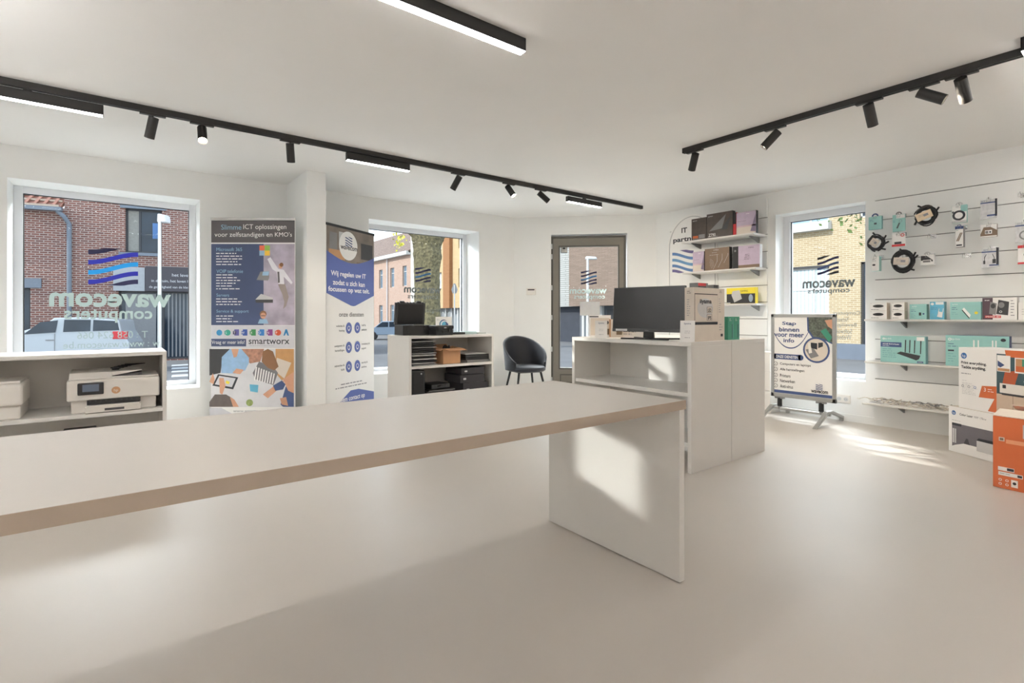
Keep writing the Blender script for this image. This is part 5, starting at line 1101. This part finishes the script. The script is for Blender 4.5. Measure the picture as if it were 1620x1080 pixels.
BR_RED = brick_mat('red_brick', (150, 96, 82), (122, 80, 72), (196, 178, 166), .24, .082, .014)
BR_PINK = brick_mat('pale_red_brick', (208, 174, 154), (192, 156, 136), (214, 196, 180), .22, .08, .008)
BR_TAN = brick_mat('tan_brick', (206, 184, 146), (188, 164, 126), (222, 208, 180), .26, .085, .014)
BR_YEL = brick_mat('yellow_brick', (226, 196, 148), (216, 184, 136), (232, 210, 172), .24, .09, .008)
BR_ORA = brick_mat('orange_brick', (184, 130, 84), (172, 118, 76), (190, 146, 104), .24, .09, .008)
BR_BRN = brick_mat('brown_long_brick', (166, 144, 128), (150, 130, 114), (136, 118, 104), .5, .075, .012)
SIDING = brick_mat('white_siding', (206, 206, 200), (200, 200, 194), (150, 150, 146), 3.0, .14, .02)
SLATE = mat('roof_slate', (112, 110, 114), .8, vary=.12, scale=3); TILE = brick_mat('roof_tile', (176, 150, 132), (160, 134, 118), (110, 92, 82), .26, .30, .04)
RTILE = mat('clay_roof_tile', (184, 128, 106), .8, vary=.15, scale=6)
LINT = mat('bluestone', (140, 148, 158), .8, vary=.05); DGL = mat('dark_window_glass', (40, 50, 60), .12, vary=.3, scale=1.5); BGL = mat('painted_sky_glass', (70, 110, 160), .08, vary=.25, scale=1)
DFR = mat('dark_window_frame', (58, 58, 60), .5); WFR = mat('white_painted_frame', (232, 232, 228), .6); STUC = mat('white_stucco', (226, 220, 208), .9, vary=.03); CURT = mat('white_curtain', (214, 220, 222), .9, vary=.10, scale=12)
DEPTH_B = 7.0
# ---------- brick building across the street, seen through the left window
FX = Frame((-.35, 25.2), d=(.973, -.232))
def X_(x0, y0, x1, y1, F=FX, dd=0): return pxbox(F, dd, x0, y0, x1, y1)
ux = lambda px_, py=450: FX.px(px_, py)[0]; vx = lambda py, px_=170: FX.px(px_, py)[1]
e1 = froot('brick_building', FX, 'red brick corner building across the street, seen through the left window', 'building', z=GZ)
def bz(q): return (q[0], q[1]-GZ, q[2], q[3]-GZ)
gut = bz(X_(36, 320, 103, 327))[1]
hA = bz(X_(198, 331, 256, 400)); hB = bz(X_(20, 455, 48, 540)); hC = bz(X_(187, 461, 330, 541))
m = MB(); uS = ux(102); cells(m, -16, uS, 0, gut, [(hB[0], .05, hB[2], hB[3])], 0, .35, BR_RED); m.build('left_wall', e1)
m = MB(); cells(m, uS, 9.5, 0, 10.5, [hA, (hC[0], .05, 9.2, hC[3])], 0, .35, BR_RED); m.build('main_wall', e1)
MB().box(-16, .35, 0, 9.5, DEPTH_B, gut, BR_RED).build('rear_block', e1)
m = MB(); m.prism([(-16, -.25, gut), (-16, DEPTH_B*.5, gut+2.4), (-16, DEPTH_B*.5, gut+2.2), (-16, -.1, gut-.05)], (16+uS-.05, 0, 0), RTILE)
for i in range(62):
    u = -16+.27*i+.14
    if u < uS-.2: m.prism([(u-.045, -.28, gut+.02), (u+.045, -.28, gut+.02), (u+.045, -.28, gut+.07), (u-.045, -.28, gut+.07)], (0, 1.9, 1.25), RTILE)
for j in range(5): m.box(-16, -.30+.36*j, gut+.24*j-.01, uS-.08, -.24+.36*j, gut+.24*j+.06, mat('pale_roof_tile', (214, 190, 168), .8, vary=.1))
m.build('roof', e1)
MB().box(-16, -.34, gut-.16, uS, -.16, gut-.02, LINT).build('gutter', e1)
MB().tube([(uS-.15, -.22, gut-.15), (uS+.05, -.2, gut-.35), (uS+.17, -.10, gut-.6), (uS+.17, -.10, 0)], .075, LINT, seg=10).build('drainpipe', e1)
def glaze(r, q, fm=DFR, gm=DGL, bars=(), name='window', dy=.12, fw2=.07, extra=None, hb=()):
    u0, z0, u1, z1 = q; m = MB()
    for a in ((u0, z0, u0+fw2, z1), (u1-fw2, z0, u1, z1), (u0, z0, u1, z0+fw2), (u0, z1-fw2, u1, z1)): m.box(a[0], dy, a[1], a[2], dy+.08, a[3], fm)
    for b_ in bars: m.box(b_-fw2/2, dy-.005, z0, b_+fw2/2, dy+.08, z1, fm)
    for b_ in hb: m.box(u0, dy-.005, b_-fw2/2, u1, dy+.08, b_+fw2/2, fm)
    o = m.build(name, r); g = MB().box(u0, dy+.03, z0, u1, dy+.06, z1, gm)
    if extra: extra(g, u0, z0, u1, z1, dy+.03)
    g.build('pane', o); return o
glaze(e1, hA, gm=DGL, bars=(hA[0]+(hA[2]-hA[0])*.38,), extra=lambda g, a, b, c, d_, y_: (g.rect(a+.07, b+.07, a+(c-a)*.36, d_-.07, mat('pale_brick_blind', (172, 168, 158), .8, vary=.1), y_, 2), g.rect(a+(c-a)*.72, b+(d_-b)*.35, c-.07, d_-.5, BGL, y_, 2)))  # blue sky reflection painted as a flat patch on the pane
q = bz(X_(190.5, 326, 263, 334.5)); MB().box(q[0], -.06, hA[3], q[2], .1, hA[3]+.28, LINT).build('lintel', e1)
q = bz(X_(218, 400, 250, 404)); MB().box(q[0]-.6, -.08, hA[1]-.12, q[2]+.1, .15, hA[1], LINT).build('sill', e1)
glaze(e1, (hB[0], .05, hB[2], hB[3])); MB().box(hB[0], -.06, hB[3], ux(66), .1, hB[3]+.35, LINT).build('lintel', e1)
m = MB(); q = bz(X_(165, 433, 230, 461)); m.box(q[0]+.3, -.10, hC[3], q[2], 0, hC[3]+.92, mat('pale_concrete_panel', (190, 192, 194), .8)); m.build('concrete_panel', e1)
q = bz(X_(230, 437, 330, 461)); sgn = MB().box(q[2-2]+.02, -.14, hC[3], 9.2, 0, hC[3]+.98, mat('dark_shop_fascia', (70, 66, 70), .7)); 
for i, (t_, wd) in enumerate((('het leven zoals', .5), ('in de tuin, het leven het mooi', .95), ('de gezelligheid van de kleine dingen', 1.))):
    a = ux(301.5)-(ux(301.5)-q[0])*wd; sgn.fit(t_, a+.15, hC[3]+.60-.25*i, ux(303)+.4, hC[3]+.72-.25*i, PLG, -.14, 2)
sgn.build('shop_fascia', e1)
def shopf(g, a, b, c, d_, y_):
    for k in range(13): g.rect(a+1.6+k*.13, b+.1, a+1.65+k*.13, d_-.05, PGR, y_, 2)
    g.rect(a+.2, b+.4, a+1.2, d_-.1, PGR, y_, 2).rect(a+3.6, b+.9, c-1.4, d_-.5, mat('pale_interior', (120, 122, 120), .8, vary=.2, scale=1), y_, 2)
    g.txt('OPEN', a+4.1, b+1.35, .14, PAPER, y_, 3, bold=.02)
o = glaze(e1, (hC[0], .05, 9.2, hC[3]), bars=(hC[0]+1.45, hC[0]+3.4, hC[0]+5.2), extra=shopf, name='shop_window')
# ---------- white van parked across the street
FV = Frame((-.3, 20.2), d=(.973, -.232))
def V_(px_, py): a = FV.px(px_, py); return a[0], a[1]-GZ
vr = froot('van', FV, 'white passenger van parked across the street behind the left window', 'van', z=GZ)
zr = V_(130, 501)[1]; CARW = mat('white_car_paint', (206, 212, 216), .25, vary=.01, coat=.6)
u = lambda a: FV.px(a, 520)[0]; U36, U57, U85, U132, U187, U199 = u(30), u(57), u(85), u(132), u(188), u(201)
prof = [(U36-2.0, .35), (U36-2.0, .82), (U36-1.75, 1.02), (U36-.1, V_(36, 527)[1]), (U57+.2, zr-.22), (U85, zr-.03), (U132, zr), (U187, zr-.10), (U199-.15, V_(199, 523)[1]), (U199+.06, .95), (U199+.06, .38)]
wr = u(155); wf = U36-1.0; R1 = .36
def arch(cx): return [(cx+R1*1.12*math.cos(a), .35+R1*1.12*math.sin(a)) for a in [math.pi*k/10 for k in range(11)]]
low = [(U199+.06, .35)]+arch(wr)+arch(wf)+[(U36-2.0, .35)]
m = MB(); pl = [(a, 0, b) for a, b in prof[:-1]]+[(a, 0, b) for a, b in low]; m.prism(pl, (0, 1.75, 0), CARW)
body = m.build('body', vr, bevel=.05, seg=3)
zb = V_(120, 528)[1]; zt2 = V_(120, 508)[1]
def van_side(m, y_):
    m.poly([(U36+.1, zb+.0), (u(88), zb+.05), (u(92), zt2+.03), (u(64), zt2-.02)], DGL, y_, 3); m.poly([(u(100), zb+.06), (u(143), zb+.08), (u(144), zt2+.04), (u(102), zt2+.05)], DGL, y_, 3).poly([(u(147), zb+.08), (u(189), zb+.10), (u(186), zt2), (u(148), zt2+.04)], DGL, y_, 3)
    m.rect(u(86), .5, u(86)+.02, zb+.02, PGR, y_, 3); m.rect(u(72), zb-.2, u(72)+.2, zb-.16, PGR, y_, 3)
m = MB(); van_side(m, -.012); m.build('side_windows', vr)
q0, q1 = V_(178, 524), V_(192, 537); MB().box(q0[0], -.02, q1[1]+.02, q1[0]+.15, .1, q0[1], REDP).build('tail_light', vr, bevel=.02)
for cx in (wr, wf):
    o = MB().cyl((cx, .02, R1), (cx, .24, R1), R1*.96, PBLK, seg=28).build('wheel', vr); MB().cyl((cx, .0, R1), (cx, .03, R1), R1*.6, ALU, seg=20).build('hub_cap', o)
# ---------- street lamps
def slamp(name, label, pxx, ytop, fwd, armdir, head=.5, rad=.05):
    d_ = ray(pxx, ytop); p = Vector((0, 0, EYE))+d_*fwd; r = thing(name, label, 'street lamp', (p.x, p.y, GZ)); h_ = p.z-GZ
    MB().cyl((0, 0, 0), (0, 0, h_), rad*1.15, ALU if head < .7 else WFR, r2=rad*.8, seg=14).build('pole', r)
    m = MB(); a = R_*armdir; th_ = .2 if head < .7 else .09; m.prism([Vector((0, 0, h_-.02))-a*.28*head*(1 if head < .7 else .3), Vector((0, 0, h_-.02))+a*.5*head, Vector((0, 0, h_+th_*.8))+a*.42*head, Vector((0, 0, h_+th_))-a*.24*head*(1 if head < .7 else .3)], F_*.22, PLG if head < .7 else WFR); m.build('lamp_head', r, bevel=.03); return r
slamp('street_lamp', 'grey street lamp with a short flat head behind the left window', 252.6, 350, 12.5, .5, .55, .045)
slamp('street_lamp', 'white street lamp seen through the glass door', 929.5, 409, 18, 1, .71, .05)
# ---------- row along x = 24
FE = Frame((24, 0), d=(0, -1))
ue = lambda px_, py=480: FE.px(px_, py)[0]; ve = lambda px_, py: FE.px(px_, py)[1]-GZ
def eb(x0, y0, x1, y1): return ue(x0), ve((x0+x1)/2, y1), ue(x1), ve((x0+x1)/2, y0)
def block(name, label, u0, u1, h_, mt, holes, extra=None, base=0):
    r = froot(name, FE, label, 'building', z=GZ); m = MB(); cells(m, u0, u1, base, h_, holes, 0, .35, mt); m.build('facade', r)
    MB().box(u0+.01, .35, 0, u1-.01, 9, h_, mt).build('rear_block', r); return r
ua, ub = ue(590)-12, ue(649.5); hg = ve(649, 401)
H1 = [(ub-1.9-3.1*k, hg-3.3, ub-.9-3.1*k, hg-1.15) for k in range(8)]; H2 = [(a, .9, c, 3.0) for a, b, c, d_ in H1]
r = block('row_house', 'pale red brick row of houses with tiled roof, left in the middle window', ua, ub, hg, BR_PINK, H1+H2)
for i, hq in enumerate(H1+H2): glaze(r, hq, WFR, mat('house_glass', (120, 140, 156), .2, vary=.3), hb=(hq[3]-.6,), dy=.15)
MB().box(ua, -.5, hg-.1, ub, .1, hg+.28, WFR).build('gutter', r)
MB().prism([(ua, -.3, hg+.25), (ua, 4.8, hg+4.1), (ua, 4.8, hg+3.8), (ua, -.1, hg+.1)], (ub-ua, 0, 0), TILE).build('roof', r)
MB().cyl((ub-5.6, -.12, 0), (ub-5.6, -.12, hg), .07, PLG, seg=8).build('drainpipe', r)
uc = ub+.9
r = block('stucco_house', 'narrow white stucco house between the brick row and the tree', ub+.01, ue(690), hg+2.8, STUC, [])
q1_, q2_ = ue(690)+.02, ue(706)
hs = [(ue(690.5), ve(694, 457), ue(698.5), ve(694, 431)), (ue(725), ve(729, 392), ue(733), ve(729, 375)), (ue(725), ve(729, 454), ue(733), ve(729, 424)), (ue(690.5), ve(694, 395), ue(698.5), ve(694, 368))]
gf = ve(715, 487)
uend = ue(752)
r = froot('apartment_building', FE, 'yellow and orange brick apartment block right of the tree trunk', 'building', z=GZ)
m = MB(); cells(m, q1_, q2_, gf, 17, [h for h in hs if h[0] < q2_], 0, .35, BR_YEL); m.build('facade', r); m = MB(); m.box(q2_, -.35, gf, ue(716), .35, 17, BR_ORA).build('orange_pier', r)
m = MB(); cells(m, ue(716), uend+2.5, gf, 17, [h for h in hs if h[0] > q2_], 0, .35, BR_YEL); m.build('facade', r)
for h in hs: glaze(r, h, WFR, CURT, dy=.2, bars=((h[0]+h[2])/2,))
gg = MB().box(q1_, .5, 0, uend+2.5, .8, gf, mat('pale_shopfront', (176, 180, 182), .6, vary=.15, scale=.4)); 
for k in range(6): gg.box(q1_+k*1.1, .3, 0, q1_+.18+k*1.1, .5, gf, WFR)
gg.build('shopfront', r); MB().box(q1_, .8, 0, uend+2.5, 9, 17, BR_YEL).build('rear_block', r)
# door view
u0d, u1d, u2d = uend+2.55, ue(908.5), ue(1000)
gd = ve(930, 484)
r = froot('siding_building', FE, 'building with white horizontal siding seen left in the glass door', 'building', z=GZ)
MB().box(u0d, 0, gd, u1d, 9, 15, SIDING).build('siding_wall', r); m = MB().box(u0d, .6, 0, u1d, 9, gd, mat('dark_slate_cladding', (72, 76, 86), .7, vary=.15, scale=4))
m.build('ground_floor', r)
r = froot('brown_building', FE, 'brown long-brick building seen right in the glass door', 'building', z=GZ)
MB().box(u1d+.02, -.5, gd, u2d, 9, 15, BR_BRN).build('brown_wall', r); m = MB().box(u1d+.02, .5, 0, u2d, 9, gd, mat('grey_ground_floor', (120, 124, 130), .6, vary=.2, scale=.6))
for k in range(5): m.box(u1d+.4+1.6*k, .3, 0, u1d+.6+1.6*k, .5, gd, WFR)
m.box(u1d+2.5, .42, gd-1.0, u1d+5, .5, gd-.2, DFR); m.build('ground_floor', r)
# narrow window view
u3, u4 = ue(1215), ue(1440)
hw1 = (ue(1245), ve(1280, 520), ue(1311.5), ve(1280, 424)); hw2 = (ue(1361.5), .1, ue(1400), ve(1366, 414)); hw3 = (ue(1252)-1.6, ve(1290, 353), ue(1311.5), ve(1290, 337)); hw4 = (ue(1359.7), ve(1364, 344), ue(1380), ve(1364, 322))
r = block('tan_building', 'tan brick building across the street behind the narrow window', u3, u4, 9.5, BR_TAN, [hw1, hw2, hw3, hw4])
def curt(g, a, b, c, d_, y_):
    for k in range(int((c-a)/.16)): g.rect(a+.1+.16*k, b+.05, a+.19+.16*k, d_-.05, CURT, y_, 2)
glaze(r, hw1, WFR, mat('pale_curtain_glass', (176, 196, 200), .3, vary=.1), bars=(hw1[0]+1.1, hw1[0]+2.0), extra=curt, dy=.1, hb=(hw1[3]-.95,))
glaze(r, hw2, DFR, DGL); glaze(r, hw3, WFR, mat('pale_blue_glass', (168, 194, 214), .2, vary=.15), dy=.05, bars=(hw3[0]+.8, hw3[0]+1.6, hw3[0]+2.4)); glaze(r, hw4, WFR, DGL)
m = MB(); m.box(hw3[0]-.1, -.35, hw3[1]-.35, hw3[2]+.1, .05, hw3[1]+.02, WFR).build('sill_band', r); MB().box(hw1[0], -.04, hw1[3], hw1[2], .05, hw1[3]+.08, DFR).build('lintel', r)
MB().box(u3, -.05, 0, u4, 0, ve(1330, 543), mat('blue_plinth', (128, 138, 152), .8, vary=.1, scale=2)).build('plinth', r)
# ---------- tree with trunk behind the middle window
BARK = mat('mossy_bark', (112, 104, 76), .95, vary=.55, scale=16, bump=1.0)
d_ = ray(676, 499); tp = d_*14; tr_ = thing('street_tree', 'thick mossy tree trunk standing behind the middle window', 'tree', (tp.x, tp.y, GZ))
def ht(py): return 1.1+(HOR-py)/FPX*14-GZ
def trunk(pts, seg=22, seed=1):
    rr = random.Random(seed); V = []; F = []; P = []
    for i in range(len(pts)-1):
        for k in range(6):
            t = k/6; a, b = pts[i], pts[i+1]; P.append([a[j]+(b[j]-a[j])*t for j in range(4)])
    P.append(list(pts[-1]))
    for i, (x, y_, z, r0) in enumerate(P):
        for k in range(seg):
            t = 2*math.pi*k/seg; q = r0*(1+.07*math.sin(3*t+z*1.3)+.05*math.sin(7*t+z*3)+rr.uniform(-.03, .03)); V.append(Vector((x, y_, z))+R_*(q*math.cos(t))+F_*(q*math.sin(t)))
    for i in range(len(P)-1):
        for k in range(seg): F.append((i*seg+k, i*seg+(k+1) % seg, (i+1)*seg+(k+1) % seg, (i+1)*seg+k))
    F.append(tuple(range(seg-1, -1, -1))); F.append(tuple(range((len(P)-1)*seg, len(P)*seg))); return V, F
def rp(dx_px, py, rad_px, up=0): v = R_*(dx_px/FPX*14); return (v.x, v.y, ht(py), rad_px/FPX*14)
V, F = trunk([rp(0, 603, 26), rp(0, 540, 23), rp(0, 500, 20.5), rp(0, 455, 19), rp(1, 425, 19.5), rp(2, 405, 22), rp(1, 390, 21), rp(2, 375, 25), rp(4, 366, 27)]); MB().add(V, F, BARK).build('trunk', tr_)
V, F = trunk([rp(-6, 385, 9), rp(-18, 372, 9), rp(-34, 358, 8), rp(-60, 330, 7), rp(-90, 290, 5)], 14, 2); MB().add(V, F, BARK).build('branch', tr_)
V, F = trunk([rp(8, 385, 14), rp(18, 368, 14), rp(30, 345, 12), rp(60, 300, 8)], 14, 3); MB().add(V, F, BARK).build('branch', tr_)
V, F = trunk([rp(0, 370, 16), rp(-4, 340, 14), rp(-10, 280, 10), rp(-4, 200, 6)], 14, 4); MB().add(V, F, BARK).build('branch', tr_)
LEAF = mat('yellow_green_leaf', (196, 192, 70), .7, vary=.2); rr = random.Random(12)
def leaves(cl, n, spread, mt, par, size=.05):
    V = []; F = []
    for k in range(n):
        c = cl[k % len(cl)]; p = Vector((c[0], c[1], c[2]))+Vector((rr.gauss(0, spread), rr.gauss(0, spread), rr.gauss(0, spread))); a = Vector((rr.uniform(-1, 1), rr.uniform(-1, 1), rr.uniform(-1, 1))).normalized(); b = a.orthogonal().normalized(); b2 = a.cross(b)
        i = len(V); s_ = size*rr.uniform(.6, 1.3); V += [p-b*s_, p-b2*s_*.6, p+b*s_, p+b2*s_*.6]; F.append((i, i+1, i+2, i+3))
    return MB().add(V, F, mt).build('foliage', par)
leaves([rp(-46, 370, 1), rp(-45, 383, 1), rp(-50, 362, 1)], 70, .09, LEAF, tr_)
# second tree beside the tan building, its crown shading the facade
t2 = thing('street_tree', 'leafy street tree near the tan building, mostly out of the photo', 'tree', (17.5, 4.2, GZ))
V, F = trunk([(0, 0, 0, .16), (.05, 0, 2.5, .13), (0, .1, 5, .09)], 12, 6); MB().add(V, F, BARK).build('trunk', t2)
leaves([(0, 0, 5.4), (.6, .5, 6.0), (-.4, 1.2, 5.7), (.2, 1.9, 5.2), (.3, -.8, 5.6)], 900, .42, mat('green_leaf', (96, 116, 62), .7, vary=.3), t2, .09)
# ---------- car and road sign in the middle window, crossing stripes
FC = Frame((20.3, 35.5), d=(.35, -.94)); 
cq = thing('car', 'pale blue-grey car parked on the street left in the middle window', 'car', (ray(616, 520)*38).to_tuple()[:2]+(GZ,), -YAW-.15)
CP = mat('silver_blue_paint', (140, 160, 180), .25, vary=.02, coat=.6); cp = [(-2.0, .35), (-2.05, .75), (-1.2, .92), (-.6, 1.38), (.7, 1.42), (1.35, 1.0), (2.0, .9), (2.05, .4)]
MB().prism([(a, 0, b) for a, b in cp], (0, 1.7, 0), CP).build('body', cq, bevel=.06, seg=3)
MB().poly([(-1.05, .95), (-.1, .97), (-.1, 1.33), (-.55, 1.33)], DGL, -.01, 2).poly([(.0, .97), (1.1, 1.0), (.65, 1.35), (0, 1.35)], DGL, -.01, 2).build('side_windows', cq); MB().rect(1.8, .72, 2.03, .86, REDP, -.02, 2).build('tail_light', cq)
for cx in (-1.3, 1.3): MB().cyl((cx, -.01, .32), (cx, .2, .32), .32, PBLK, seg=22).build('wheel', cq)
p = ray(719, 458)*21; rs = thing('road_sign', 'grey back of a small road sign on a thin post right of the tree', 'road sign', (p.x, p.y, GZ))
zc = p.z+EYE-GZ
MB().cyl((0, 0, 0), (0, 0, zc+.2), .028, ALU, seg=8).build('post', rs); V = [Vector((0, 0, zc))+R_*(a*.13)+Z_*b for a, b in ((-.6, -.15), (.6, -.15), (1, 0), (.3, .25), (-.3, .25), (-1, 0))]
MB().prism(V, F_*.02, PGR).build('sign_plate', rs)
for k, (y0_, y1_) in enumerate(((576, 578.2), (580.5, 583), (585.5, 588), (592, 595.5))):
    pts = [onz(a, b, GZ) for a, b in ((271, y1_+1.2), (310, y1_-1), (310, y0_-1), (272, y0_+1.2))]
    o = MB().prism([(p.x, p.y, GZ+.002) for p in pts], (0, 0, .006), TACT).build('crossing_stripe')
    tag(o, ('farthest', 'second farthest', 'second nearest', 'nearest')[k]+' white crossing stripe on the street behind the left window', 'road marking', 'crossing stripes')

EXT = ['asphalt', 'concrete_paving', 'road_marking', 'roof_slate', 'clay_roof_tile', 'pale_roof_tile', 'bluestone', 'white_painted_frame', 'white_stucco', 'pale_concrete_panel', 'white_car_paint', 'silver_blue_paint', 'pale_brick_blind', 'pale_shopfront', 'dark_slate_cladding', 'grey_ground_floor', 'pale_blue_glass', 'blue_plinth', 'mossy_bark', 'house_glass']
def dim_colours(m, f):  # darkens outdoor colours to offset the stronger daylight on them
    for n in m.node_tree.nodes:
        if n.type == 'VALTORGB':
            for e in n.color_ramp.elements: e.color = (*[c*f for c in e.color[:3]], 1)
        if n.type == 'TEX_BRICK':
            for k in ('Color1', 'Color2', 'Mortar'): n.inputs[k].default_value = (*[c*f for c in n.inputs[k].default_value[:3]], 1)
for n_ in EXT: dim_colours(MATS[n_], .66)
for m_ in (BR_RED, BR_PINK, BR_TAN, BR_YEL, BR_ORA, BR_BRN, SIDING, TILE): dim_colours(m_, .70)
